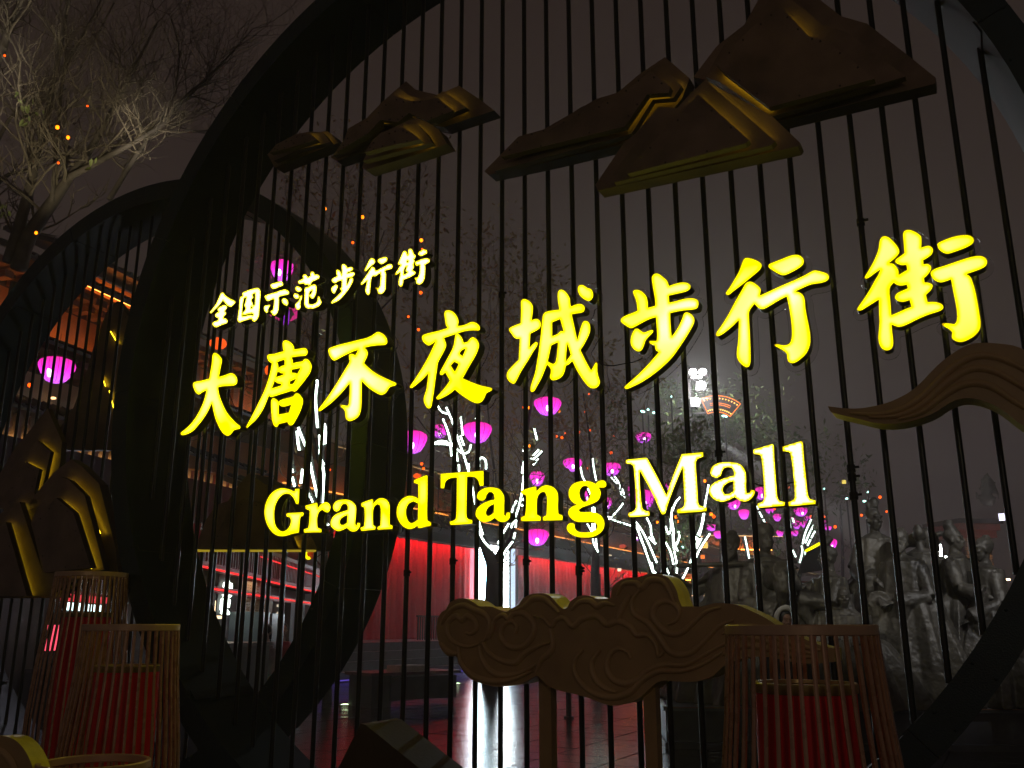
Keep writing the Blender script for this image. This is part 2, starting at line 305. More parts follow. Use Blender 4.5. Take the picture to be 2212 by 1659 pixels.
gl('bu4',2380,1060,3,[bu_main,[(455,800),(480,765),(515,762),(555,790),(590,808),(640,790),(685,778),(705,790),(690,820),(650,860),(610,910),(590,970),(560,1025),(520,1040),(475,1020),(435,970),(425,910),(435,850)]],[],.85,'yellow lit character 步, sixth of the large row, with a long tail sweeping left',BIG)
gl('xing',2720,1000,3,[[(745,150),(770,105),(810,92),(870,105),(930,130),(975,165),(983,200),(950,250),(880,310),(800,375),(720,440),(640,500),(590,540),(555,540),(547,515),(600,440),(660,340),(710,250)],[(780,410),(810,385),(850,378),(900,400),(950,440),(972,480),(960,545),(1060,500),(1200,435),(1350,370),(1480,310),(1560,265),(1620,243),(1700,260),(1760,280),(1788,310),(1785,350),(1750,380),(1680,400),(1580,415),(1490,450),(1390,497),(1440,510),(1480,545),(1500,600),(1508,700),(1530,820),(1555,940),(1568,1060),(1560,1150),(1520,1240),(1450,1310),(1390,1350),(1340,1360),(1300,1340),(1285,1300),(1280,1250),(1240,1210),(1180,1175),(1140,1155),(1135,1135),(1170,1128),(1240,1143),(1300,1130),(1330,1090),(1342,1000),(1335,880),(1320,760),(1300,650),(1280,560),(1200,600),(1100,660),(1030,700),(985,712),(940,695),(895,650),(835,735),(832,830),(838,950),(845,1100),(850,1250),(848,1350),(830,1400),(800,1412),(750,1385),(700,1330),(680,1270),(685,1180),(698,1080),(702,950),(705,845),(640,910),(550,985),(490,1025),(450,1040),(428,1020),(440,985),(500,900),(580,770),(660,620),(730,500)],[(1058,200),(1070,170),(1110,150),(1200,115),(1300,75),(1370,57),(1430,62),(1475,95),(1488,135),(1475,180),(1420,225),(1330,275),(1260,303),(1210,300),(1140,265),(1080,225)]],[],.9,'yellow lit character 行, seventh of the large row, pale almost white inside',BIG)
gl('jie',3330,880,3,[[(565,250),(590,205),(630,192),(680,210),(740,265),(790,330),(805,385),(780,430),(730,480),(680,518),(728,522),(764,555),(792,600),(798,655),(895,598),(885,540),(830,545),(778,528),(748,505),(758,475),(810,435),(862,395),(855,300),(845,180),(855,140),(885,120),(930,118),(990,140),(1045,175),(1070,215),(1068,330),(1110,315),(1160,308),(1200,335),(1208,370),(1195,410),(1150,450),(1092,485),(1095,530),(1140,525),(1180,545),(1188,580),(1170,625),(1138,665),(1100,700),(1108,748),(1150,750),(1195,770),(1207,795),(1185,840),(1125,900),(1145,985),(1200,980),(1270,990),(1320,1015),(1335,1050),(1315,1080),(1260,1105),(1150,1140),(1030,1190),(930,1240),(850,1275),(790,1285),(740,1270),(712,1258),(718,1330),(730,1430),(730,1500),(705,1550),(650,1568),(600,1550),(565,1500),(548,1420),(555,1330),(562,1230),(558,1120),(555,960),(490,1000),(410,1050),(350,1085),(305,1092),(290,1070),(330,1010),(400,910),(460,810),(510,720),(545,660),(572,600),(520,635),(460,680),(410,710),(385,700),(390,675),(440,590),(490,500),(530,410),(552,340)],[(1255,290),(1275,270),(1350,235),(1450,200),(1540,182),(1620,180),(1675,200),(1698,235),(1690,275),(1640,315),(1550,355),(1450,390),(1380,408),(1320,390),(1270,345)],[(1174,640),(1190,610),(1240,580),(1350,545),(1480,500),(1600,460),(1700,435),(1775,430),(1830,450),(1857,490),(1850,540),(1810,575),(1730,610),(1610,650),(1655,680),(1690,760),(1720,870),(1745,1000),(1765,1120),(1780,1230),(1770,1310),(1720,1380),(1640,1435),(1560,1465),(1490,1460),(1440,1430),(1430,1400),(1435,1350),(1400,1315),(1340,1280),(1312,1250),(1330,1238),(1400,1240),(1460,1248),(1485,1220),(1495,1150),(1480,1020),(1450,870),(1420,715),(1370,735),(1300,752),(1240,735),(1195,695)]],[[(735,755),(780,785),(840,790),(890,778),(900,820),(840,845),(780,875),(750,910),(750,945),(785,975),(850,985),(925,965),(945,1040),(870,1070),(790,1105),(708,1140),(700,1000),(688,830)]],.55,'yellow lit character 街, eighth and rightmost of the large row',BIG)
# ---- small row
gl('s1',820,1080,4,[[(240,395),(265,360),(295,360),(325,400),(400,455),(480,495),(498,515),(470,545),(435,580),(405,592),(360,570),(320,530),(288,490),(250,540),(200,600),(140,660),(105,695),(80,690),(78,670),(120,620),(170,550),(210,470)],[(205,620),(235,590),(300,560),(345,570),(355,600),(340,630),(320,660),(342,680),(340,710),(310,740),(300,770),(345,780),(365,815),(355,850),(310,870),(250,890),(190,920),(150,910),(115,870),(115,845),(150,825),(210,800),(210,775),(170,750),(160,720),(180,690),(220,670),(205,650)]],[],1.,'small yellow lit character 全, first of the upper row',SML)
gl('s2',820,1080,4,[[(595,375),(620,350),(700,320),(780,295),(830,283),(870,300),(890,345),(888,450),(875,600),(865,740),(830,800),(795,830),(765,820),(745,785),(640,810),(570,840),(540,838),(520,810),(525,740),(540,640),(550,500),(562,420),(600,425)]],[[(760,395),(800,370),(800,450),(795,560),(780,570),(765,530),(745,490),(750,470),(780,440)],[(625,455),(660,440),(655,470),(640,530),(625,570),(650,610),(640,640),(600,690),(600,640),(610,540)],[(592,728),(640,722),(745,698),(770,704),(765,722),(720,718),(650,735),(600,742)],[(740,580),(760,605),(735,610)]],1.,'small yellow lit character 国, boxed, second of the upper row',SML)
gl('s3',820,1080,4,[[(1045,245),(1060,225),(1130,200),(1200,180),(1240,190),(1258,225),(1245,250),(1200,270),(1140,295),(1085,305),(1055,280)],[(948,425),(965,405),(1060,375),(1180,335),(1270,310),(1320,320),(1350,355),(1345,385),(1310,400),(1250,410),(1185,435),(1188,520),(1180,620),(1160,690),(1120,730),(1085,728),(1065,690),(1035,660),(1060,650),(1085,640),(1100,560),(1105,470),(1060,480),(1010,500),(975,480)],[(945,590),(960,570),(1000,565),(1045,550),(1045,580),(1015,620),(1010,670),(985,690),(955,660),(942,620)],[(1225,480),(1250,455),(1290,455),(1330,490),(1335,545),(1310,575),(1270,560),(1235,520)]],[],1.,'small yellow lit character 示, third of the upper row, below a pink lantern',SML)
gl('s4',820,1080,4,[[(1485,190),(1510,165),(1575,135),(1558,100),(1575,70),(1615,68),(1645,110),(1690,95),(1685,50),(1700,22),(1740,28),(1765,75),(1810,70),(1838,100),(1825,140),(1780,160),(1720,190),(1690,240),(1660,255),(1640,235),(1600,245),(1580,215),(1540,225),(1505,225)],[(1440,290),(1465,262),(1510,265),(1555,305),(1540,340),(1495,352),(1450,330)],[(1412,400),(1435,372),(1480,380),(1520,415),(1505,455),(1465,465),(1425,440)],[(1540,400),(1562,405),(1550,460),(1530,520),(1530,600),(1505,640),(1470,635),(1443,590),(1450,540),(1500,490),(1520,430)],[(1592,310),(1600,280),(1660,262),(1740,225),(1775,240),(1790,280),(1785,350),(1770,410),(1740,455),(1700,460),(1665,410),(1662,480),(1665,540),(1720,550),(1780,520),(1800,470),(1805,415),(1835,425),(1845,470),(1868,500),(1860,540),(1810,590),(1740,615),(1660,620),(1610,600),(1588,550),(1590,450)]],[[(1675,350),(1710,330),(1705,370),(1668,400)]],1.,'small yellow lit character 范, fourth of the upper row',SML)
gl('s5',1280,960,4,[[(345,420),(355,390),(385,382),(425,410),(445,445),(500,430),(535,450),(532,480),(500,500),(440,520),(445,535),(500,515),(545,515),(560,545),(545,580),(500,595),(440,610),(435,660),(432,705),(455,680),(480,610),(510,592),(538,620),(530,670),(480,760),(400,870),(300,970),(200,1018),(175,1010),(190,975),(270,900),(350,815),(325,795),(318,765),(345,755),(345,680),(345,645),(290,665),(240,692),(200,680),(183,640),(210,610),(270,580),(258,510),(260,475),(300,475),(330,510),(345,560),(350,500)],[(190,755),(250,710),(288,725),(285,760),(260,810),(240,855),(215,858),(182,820),(182,780)]],[],1.,'small yellow lit character 步, fifth of the upper row',SML)
gl('s6',1280,960,4,[[(795,310),(820,288),(870,300),(892,345),(870,380),(800,440),(735,505),(712,500),(710,475),(750,400)],[(820,445),(840,425),(875,440),(890,495),(980,450),(1060,405),(1110,382),(1150,390),(1168,430),(1150,460),(1100,475),(1045,495),(1060,540),(1060,620),(1055,720),(1050,790),(1010,850),(960,868),(925,850),(920,810),(888,775),(890,758),(935,768),(955,740),(965,660),(970,560),(965,530),(910,570),(880,590),(850,575),(830,600),(815,700),(805,820),(795,870),(770,888),(735,850),(725,790),(745,700),(750,655),(700,700),(665,725),(650,710),(660,680),(730,580),(790,490)],[(918,330),(930,310),(985,285),(1035,268),(1080,285),(1085,310),(1060,350),(1000,385),(970,385),(935,360)]],[],1.,'small yellow lit character 行, sixth of the upper row',SML)
gl('s7',1280,960,4,[[(1325,195),(1350,170),(1385,185),(1410,240),(1412,165),(1430,138),(1465,145),(1495,185),(1500,220),(1530,240),(1530,280),(1505,310),(1520,340),(1500,390),(1510,430),(1480,480),(1530,510),(1535,540),(1490,570),(1420,610),(1340,635),(1332,700),(1315,745),(1290,752),(1260,720),(1255,660),(1275,580),(1280,520),(1240,550),(1205,565),(1198,545),(1240,480),(1290,400),(1255,400),(1245,380),(1280,300)],[(1520,370),(1530,345),(1620,310),(1700,290),(1745,300),(1758,330),(1745,365),(1685,395),(1688,480),(1680,600),(1655,670),(1610,710),(1570,712),(1540,690),(1535,655),(1515,615),(1520,598),(1560,600),(1580,560),(1595,470),(1595,400),(1550,420),(1525,400)],[(1568,215),(1590,185),(1650,152),(1700,155),(1722,190),(1700,225),(1620,258),(1580,240)]],[[(1350,460),(1390,425),(1375,470),(1365,505),(1400,520),(1345,555)],[(1395,325),(1412,345),(1395,360)]],1.,'small yellow lit character 街, last of the upper row',SML)
# ---- English
gl('G',1040,1870,4,[[(565,340),(635,340),(630,460),(622,590),(575,585),(550,520),(510,460),(460,425),(400,425),(340,460),(280,540),(240,650),(232,780),(245,900),(290,980),(345,1018),(400,1012),(450,970),(485,900),(492,840),(475,800),(420,785),(422,730),(560,722),(690,715),(705,735),(695,775),(655,790),(642,850),(635,950),(625,1045),(520,1065),(420,1095),(340,1102),(250,1080),(170,1010),(110,910),(75,790),(70,680),(95,560),(150,450),(230,370),(330,330),(420,335),(500,360),(550,385)]],[],.6,'yellow lit serif capital G that opens the English line',ENG)
gl('r',1040,1870,4,[[(725,610),(905,560),(922,575),(925,650),(970,590),(1030,555),(1085,560),(1125,600),(1133,650),(1110,705),(1075,722),(1030,705),(1000,680),(955,710),(925,780),(918,860),(925,960),(990,990),(985,1040),(840,1042),(705,1045),(698,990),(770,965),(785,880),(790,780),(792,690),(730,665)]],[],.6,'yellow lit letter r, between G and the first letter a',ENG)
gl('a',1040,1870,4,[a_out],[[(1398,765),(1390,880),(1340,915),(1300,915),(1280,880),(1295,830),(1340,790)]],.55,'yellow lit letter a of the word Grand',ENG)
gl('n',1040,1870,4,[[(1618,570),(1700,535),(1795,505),(1812,520),(1815,580),(1850,530),(1910,492),(1980,492),(2040,525),(2075,590),(2080,680),(2078,800),(2080,910),(2125,930),(2125,985),(2000,993),(1885,1000),(1870,960),(1925,925),(1930,800),(1932,680),(1920,610),(1880,590),(1840,620),(1815,690),(1810,800),(1815,920),(1855,945),(1850,995),(1720,1010),(1620,1018),(1602,965),(1660,940),(1672,850),(1672,700),(1665,640),(1620,625)]],[],.65,'yellow lit letter n of the word Grand',ENG)
gl('d',1480,1850,4,[[(702,280),(800,240),(905,200),(925,215),(925,400),(922,600),(918,800),(925,930),(985,960),(980,1015),(880,1035),(790,1055),(762,1040),(765,1015),(700,1055),(630,1068),(550,1040),(480,970),(435,880),(425,780),(450,670),(510,585),(590,540),(660,532),(730,550),(772,580),(770,460),(770,350),(700,330)]],[[(770,660),(765,910),(710,950),(660,970),(620,940),(590,870),(580,780),(600,700),(640,650),(700,625)]],.3,'yellow lit letter d that ends the word Grand',ENG)
gl('T',1480,1850,4,[[(1130,180),(1470,155),(1820,130),(1820,375),(1755,375),(1730,290),(1680,240),(1620,230),(1558,232),(1552,450),(1548,700),(1550,860),(1580,905),(1643,920),(1640,980),(1450,995),(1285,1000),(1272,945),(1340,925),(1375,880),(1385,700),(1388,450),(1390,245),(1310,250),(1240,280),(1205,330),(1190,420),(1130,415)]],[],.3,'yellow lit capital T of the English line',ENG)
gl('a2',1480,1850,4,[[(1712,540),(1730,480),(1790,430),(1870,400),(1970,398),(2060,420),(2120,480),(2152,560),(2150,700),(2150,840),(2170,855),(2185,795),(2245,800),(2240,880),(2190,940),(2120,955),(2050,935),(1998,890),(1920,940),(1840,955),(1760,935),(1700,870),(1688,820),(1710,740),(1780,670),(1880,620),(1990,590),(1985,520),(1950,475),(1905,475),(1870,520),(1850,580),(1810,615),(1750,605),(1715,570)]],[[(1985,670),(1980,800),(1930,840),(1885,855),(1860,820),(1870,760),(1920,700)]],.1,'yellow lit letter a tucked under the capital T',ENG)
gl('n2',1980,1800,4,[[(418,650),(550,605),(655,580),(665,600),(668,660),(710,610),(780,568),(860,565),(940,600),(1000,670),(1015,780),(1010,900),(1020,1020),(1085,1050),(1085,1125),(920,1130),(770,1132),(762,1070),(820,1045),(830,900),(830,760),(800,680),(765,672),(710,710),(680,780),(672,900),(675,1030),(738,1070),(735,1135),(570,1140),(420,1140),(412,1075),(480,1050),(495,920),(500,760),(490,725),(420,700)]],[],.15,'yellow lit letter n of the word Tang',ENG)
gl('g',1980,1800,4,[[(1175,690),(1190,620),(1240,550),(1320,510),(1430,495),(1520,500),(1610,540),(1650,500),(1700,482),(1750,490),(1785,540),(1780,585),(1740,605),(1665,600),(1692,660),(1692,730),(1660,800),(1590,850),(1490,890),(1400,920),(1348,960),(1355,985),(1420,995),(1520,988),(1620,1005),(1700,1050),(1745,1120),(1755,1200),(1730,1280),(1660,1350),(1560,1395),(1440,1405),(1310,1390),(1200,1340),(1150,1270),(1155,1210),(1190,1170),(1240,1168),(1280,1190),(1280,1240),(1310,1290),(1380,1315),(1480,1315),(1570,1300),(1630,1250),(1635,1200),(1600,1165),(1520,1155),(1400,1155),(1290,1145),(1210,1090),(1170,1020),(1185,950),(1240,900),(1310,878),(1240,840),(1190,770)]],[[(1360,650),(1400,590),(1460,575),(1500,610),(1522,680),(1510,760),(1465,815),(1420,828),(1380,790),(1358,720)]],.06,'yellow lit double-storey letter g with a descender loop',ENG)
gl('M',2480,1720,3,[[(70,355),(190,345),(310,333),(335,350),(450,560),(557,780),(640,540),(740,290),(870,278),(1000,265),(1003,320),(935,350),(912,400),(920,550),(930,700),(940,870),(970,910),(1045,930),(1042,975),(850,990),(690,1002),(680,955),(750,930),(772,880),(765,700),(758,560),(752,450),(680,620),(610,800),(545,1005),(510,1020),(490,990),(400,790),(300,600),(235,490),(240,650),(255,820),(270,930),(300,965),(358,978),(355,1030),(200,1042),(105,1045),(97,995),(150,980),(190,930),(185,700),(170,520),(160,440),(130,410),(70,405)]],[],1.15,'white and yellow lit capital M of the English line',ENG)
gl('a3',2480,1720,3,[[(1083,510),(1100,450),(1160,405),(1250,387),(1350,388),(1440,410),(1495,470),(1515,550),(1515,680),(1522,760),(1560,750),(1572,718),(1622,725),(1612,780),(1560,840),(1500,860),(1440,850),(1378,805),(1300,845),(1220,862),(1140,840),(1085,790),(1070,740),(1090,670),(1150,620),(1250,580),(1368,545),(1360,480),(1320,450),(1270,452),(1230,490),(1210,550),(1165,577),(1110,560)]],[[(1360,615),(1360,735),(1310,765),(1260,770),(1235,730),(1245,680),(1290,640)]],1.15,'white and yellow lit letter a beside the capital M',ENG)
l1_=[(1600,235),(1720,200),(1830,168),(1848,190),(1855,350),(1870,550),(1885,750),(1900,830),(1930,855),(1982,865),(1978,910),(1800,925),(1655,935),(1648,885),(1710,860),(1730,810),(1722,600),(1705,400),(1690,310),(1660,295),(1602,290)]
gl('l1',2480,1720,3,[l1_],[],1.15,'first of the two white and yellow lit letters l',ENG)
gl('l2',2480,1720,3,[[(x+350+(y-235)*.03, y-36+(y-168)*.021) for x,y in l1_]],[],1.15,'last letter l that ends the English line',ENG)

def face_mat():
    m = bpy.data.materials.new('lit_acrylic'); m.use_nodes = True; t = m.node_tree; t.nodes.clear()
    a = t.nodes.new('ShaderNodeAttribute'); a.attribute_name = 'lit'
    r = t.nodes.new('ShaderNodeValToRGB'); el = r.color_ramp.elements
    el[0].position = 0; el[0].color = (0.30, 0.19, 0.0, 1); el[1].position = 1; el[1].color = (1.0, 1.0, 0.46, 1)
    for p, c in ((0.08, (0.48, 0.42, 0.0, 1)), (0.18, (0.9, .82, 0.0, 1)), (0.3, (1.0, .92, 0.0, 1)), (0.7, (1.0, .97, 0.16, 1))):
        e = el.new(p); e.color = c
    e = t.nodes.new('ShaderNodeEmission'); e.inputs[1].default_value = 2.2
    o = t.nodes.new('ShaderNodeOutputMaterial')
    t.links.new(a.outputs['Fac'], r.inputs[0]); t.links.new(r.outputs[0], e.inputs[0]); t.links.new(e.outputs[0], o.inputs[0]); return m
def clear_mat(name, op, glossc, rough=0.12):
    m = bpy.data.materials.new(name); m.use_nodes = True; t = m.node_tree; t.nodes.clear()
    tr = t.nodes.new('ShaderNodeBsdfTransparent'); gs = t.nodes.new('ShaderNodeBsdfGlossy'); gs.inputs['Roughness'].default_value = rough
    gs.inputs[0].default_value = (*glossc, 1); df = t.nodes.new('ShaderNodeBsdfDiffuse'); df.inputs[0].default_value = (.30, .28, .27, 1)
    m1 = t.nodes.new('ShaderNodeMixShader'); m1.inputs[0].default_value = 0.5; t.links.new(gs.outputs[0], m1.inputs[1]); t.links.new(df.outputs[0], m1.inputs[2])
    lw = t.nodes.new('ShaderNodeLayerWeight'); lw.inputs[0].default_value = 0.25
    ma = t.nodes.new('ShaderNodeMath'); ma.operation = 'MULTIPLY_ADD'; ma.inputs[1].default_value = 0.5; ma.inputs[2].default_value = op
    t.links.new(lw.outputs['Fresnel'], ma.inputs[0])
    m2 = t.nodes.new('ShaderNodeMixShader'); t.links.new(ma.outputs[0], m2.inputs[0]); t.links.new(tr.outputs[0], m2.inputs[1]); t.links.new(m1.outputs[0], m2.inputs[2])
    o = t.nodes.new('ShaderNodeOutputMaterial'); t.links.new(m2.outputs[0], o.inputs[0]); return m
M_face = face_mat()
M_side = mat('letter_side', (0.075, 0.066, 0.02), rough=0.35, metal=0.3, var=0.2)
M_acr = clear_mat('clear_acrylic', 0.10, (.8, .8, .85))
M_acre = clear_mat('clear_acrylic_edge', 0.42, (1, 1, 1), 0.2)
Y_FACE, Y_BODY, Y_PLATE = 0.120, 0.122, 0.196

def segs(cs):
    A = np.concatenate([np.array(c) for c in cs]); B = np.concatenate([np.roll(np.array(c), -1, 0) for c in cs]); return A, B
def dist_to(P, A, B):
    out = np.empty(len(P)); d = B-A; L = (d*d).sum(1)+1e-12
    for i in range(0, len(P), 1500):
        q = P[i:i+1500, None, :]-A[None]; t = np.clip((q*d[None]).sum(2)/L, 0, 1)
        out[i:i+1500] = np.sqrt(((q-t[..., None]*d[None])**2).sum(2).min(1))
    return out
def inside(P, A, B):
    out = np.zeros(len(P), int)
    for i in range(0, len(P), 1500):
        x = P[i:i+1500, 0][:, None]; y = P[i:i+1500, 1][:, None]
        c = ((A[:, 1] > y) != (B[:, 1] > y)); xi = A[:, 0]+(y-A[:, 1])*(B[:, 0]-A[:, 0])/(B[:, 1]-A[:, 1]+1e-12)
        out[i:i+1500] = (c & (x < xi)).sum(1)
    return out % 2 == 1
def make_glyph(key):
    ox, oy, s, outs, holes, white, label, grp = G[key]
    def W2(c):
        r = []
        for x, y in smooth_contour(c, 3):
            p = at_y((ox+x/s)*.54, (oy+y/s)*.54, Y_FACE); r.append((p.x, p.z))
        return r
    O = [W2(c) for c in outs]; H = [W2(c) for c in holes]; cs = O+H
    A, B = segs(cs); mn = A.min(0); mx = A.max(0); size = (mx-mn).max()
    nm = 'sign_character' if grp != ENG else 'sign_letter'
    root = thing(nm, ((mn[0]+mx[0])/2, Y_PLATE, mn[1]), label, 'sign letter' if grp == ENG else 'sign character', grp)
    g = 0.0125 if size > .35 else 0.009
    xs = np.arange(mn[0], mx[0], g); zs = np.arange(mn[1], mx[1], g)
    P = np.array([(x+(g/2 if k % 2 else 0), z) for k, z in enumerate(zs) for x in xs])
    D = dist_to(P, A, B); I = inside(P, A, B); keep = I & (D > g*0.45); P = P[keep]; D = D[keep]
    # extra ring just inside the outline for a crisp rim
    V = [Vector(p) for c in cs for p in c]; E = []; n = 0
    for c in cs: E += [(n+i, n+(i+1) % len(c)) for i in range(len(c))]; n += len(c)
    allp = V+[Vector(p) for p in P]
    v2, e2, f2, ov, oe, of = delaunay_2d_cdt(allp, E, [], 0, 1e-6)
    v2n = np.array([tuple(v) for v in v2]); tr = np.array([f for f in f2 if len(f) == 3])
    cen = v2n[tr].mean(1); ok = inside(cen, A, B); tr = tr[ok]
    D2 = dist_to(v2n, A, B); dm = max(np.percentile(D2[np.unique(tr)], 97), 1e-4)
    cx_, cz_ = (mn+mx)/2; lit = []
    for (x, z), d in zip(v2n, D2):
        k = min(1.0, d/(dm*(0.62 if white < .95 else 0.34)))
        nzv = 0.5+0.5*mnoise.noise(Vector((x*3.2/size*.7+hash(key) % 97, z*3.2/size*.7, 3.3)))
        if white >= .95: v = k*white*(0.86+0.2*nzv)
        else: v = k*k*(3-2*k)*white*min(1.2, max(0.0, 0.10+1.6*nzv - 0.75*math.hypot(x-cx_, z-cz_)/size))
        base = 0.0 if d < 1e-5 else min(1, d/0.006)*0.20
        lit.append(min(1.0, max(base, 0.2+v*0.8 if d > 0.008 else base)))
    mb = MB(); mb.v = [(x, Y_FACE, z) for x, z in v2n]; mb.f = [tuple(t) for t in tr]
    fo = mb.build('lit_face', M_face, root)
    at = fo.data.attributes.new('lit', 'FLOAT', 'POINT'); at.data.foreach_set('value', np.array(lit, 'f'))
    # returns (sides) and thin front lip
    mb = MB()
    for c in cs:
        n = len(c)
        vs = [(x, Y_FACE-0.002, z) for x, z in c]+[(x, Y_PLATE-.001, z) for x, z in c]
        mb.add(vs, [(i, (i+1) % n, n+(i+1) % n, n+i) for i in range(n)])
    mb.v += []; mb.build('letter_side', M_side, root, smooth=35)
    # clear backing plate: every point within 28 mm of the letter (marching squares on a distance grid)
    rr = 0.030 if size > .35 else 0.024; g = 0.011; pad = rr+2*g
    nx = int((mx[0]-mn[0]+2*pad)/g)+2; nz_ = int((mx[1]-mn[1]+2*pad)/g)+2
    X = mn[0]-pad+np.arange(nx)*g; Z = mn[1]-pad+np.arange(nz_)*g
    Q = np.array([(x, z) for z in Z for x in X]); F_ = dist_to(Q, A, B); F_[inside(Q, A, B)] *= -1; F_ = (F_-rr).reshape(nz_, nx)
    mp = MB(); me_ = MB()
    for j in range(nz_-1):
        for i in range(nx-1):
            f = [F_[j, i], F_[j, i+1], F_[j+1, i+1], F_[j+1, i]]
            if min(f) > 0: continue
            c = [(X[i], Z[j]), (X[i+1], Z[j]), (X[i+1], Z[j+1]), (X[i], Z[j+1])]; poly = []; cut = []
            for k in range(4):
                k2 = (k+1) % 4
                if f[k] <= 0: poly.append(c[k])
                if (f[k] <= 0) != (f[k2] <= 0):
                    t = f[k]/(f[k]-f[k2]); q = (c[k][0]+(c[k2][0]-c[k][0])*t, c[k][1]+(c[k2][1]-c[k][1])*t); poly.append(q); cut.append(q)
            if len(poly) < 3: continue
            m_ = len(poly); mp.add([(x, Y_PLATE, z) for x, z in poly], [tuple(range(m_))])
            if len(cut) == 2:
                (xa, za), (xb, zb) = cut
                me_.add([(xa, Y_PLATE, za), (xb, Y_PLATE, zb), (xb, Y_PLATE+.012, zb), (xa, Y_PLATE+.012, za)], [(0, 1, 2, 3)])
    pl = mp.build('backing_plate', M_acr, root); me_.build('plate_edge', M_acre, pl)
    # stand-off pegs to the bars
    return root, (mn, mx)
BB = {}
for k in G: BB[k] = make_glyph(k)[1]
# cables that link the letters
rnd = random.Random(4)
def cable(a, b, sag, label):
    a, b = Vector(a), Vector(b); pts = []
    for i in range(9):
        t = i/8; p = a.lerp(b, t); p.z -= sag*4*t*(1-t); p.y += 0.01*math.sin(t*9); pts.append(p)
    tag(MB().tube(pts, 0.0035, n=6).build('cable', M_wire, smooth=True), label, 'cable', 'thin cables linking the sign letters')
def cz_(k, fx, fz): mn, mx = BB[k]; return (mn[0]+(mx[0]-mn[0])*fx, 0.215, mn[1]+(mx[1]-mn[1])*fz)
cable(cz_('cheng', .98, .25), cz_('bu4', .2, .3), .02, 'black cable between the characters 城 and 步 of the large row')
cable(cz_('d', .9, .35), cz_('T', .4, .3), .01, 'black cable between the letters d and T')
cable(cz_('T', .6, .4), cz_('a2', .2, .5), .01, 'black cable between the letters T and a')
cable(cz_('a2', .9, .5), cz_('n2', .2, .5), .01, 'black cable between the letters a and n of Tang')
cable(cz_('n2', .9, .55), cz_('g', .2, .6), .01, 'black cable between the letters n and g of Tang')
cable(cz_('a3', .9, .5), cz_('l1', .3, .4), .01, 'black cable between the letters a and l of Mall')
cable(cz_('l1', .8, .45), cz_('l2', .3, .45), .02, 'black cable between the two letters l')
# ================================================================= layered mountain and cloud ornaments
def crop(ox, oy, s): return lambda pts: [((ox+x/s)*.54, (oy+y/s)*.54) for x, y in pts]
kA = crop(1000, 300, 2.011); kB = crop(1900, 0, 1.0073); kC = crop(0, 1700, 1.2092); kE = crop(2000, 900, 1.0553)
kF = crop(0, 900, 1.843); kG = crop(900, 1750, 1.58); kH = crop(1200, 2100, 1.1816); kI = crop(2400, 1700, 1.3042)
M_side_lit = mat('letter_lit_edge', (0.85, 0.70, 0.05), rough=0.35, var=0.2, scale=9, bump=0.1)  # pale cloud sides tinted yellow: the letters' light put into the colour
def plate(pts, Y, th, m, parent, name='plate', me=None):
    P = [at_y(x, y, Y) for x, y in pts]
    o = MB().slab(P, (0, th, 0)).build(name, m, parent); fixn(o)
    if me:                                   # side faces in a second colour that carries painted shade or light
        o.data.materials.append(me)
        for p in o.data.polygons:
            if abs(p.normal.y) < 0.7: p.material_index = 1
    return o
def led(pts, Y, parent, r=0.005, inset=(0, 0), m=None):
    P = [at_y(x+inset[0], y+inset[1], Y) for x, y in pts]
    return MB().tube(P, r, n=6).build('led_tape', m or LED_Y, parent)
def add_seams(layers, root):
    # screws along the face of the front plate and a welded lap seam under the back one
    pts, Y, th = layers[-1]; n = len(pts); cx = sum(p[0] for p in pts)/n; cy = sum(p[1] for p in pts)/n
    for i in range(n):
        x, y = pts[i]; x2, y2 = pts[(i+1) % n]
        if math.hypot(x2-x, y2-y) < 25: continue
        for t in (.3, .7):
            q = (x+(x2-x)*t, y+(y2-y)*t); d_ = math.hypot(cx-q[0], cy-q[1]); k = 7/d_
            p = at_y(q[0]+(cx-q[0])*k, q[1]+(cy-q[1])*k, Y); MB().tube([p+Vector((0, -.004, 0)), p+Vector((0, .002, 0))], .006, n=8).build('screw', M_edge, root)
def mountain(layers, leds, label, name='mountain_ornament', grp='layered mountain ornaments on the rings'):
    p = at_y(*layers[0][0][0], layers[0][1])
    root = thing(name, tuple(p), label, 'mountain ornament', grp)
    for pts, Y, th in layers: plate(pts, Y, th, M_bronze_plate, root, 'mountain_plate', M_edge)
    add_seams(layers, root)
    for pts, Y, ins in leds: led(pts, Y, root, inset=ins)
    # little brackets to the bars
    return root
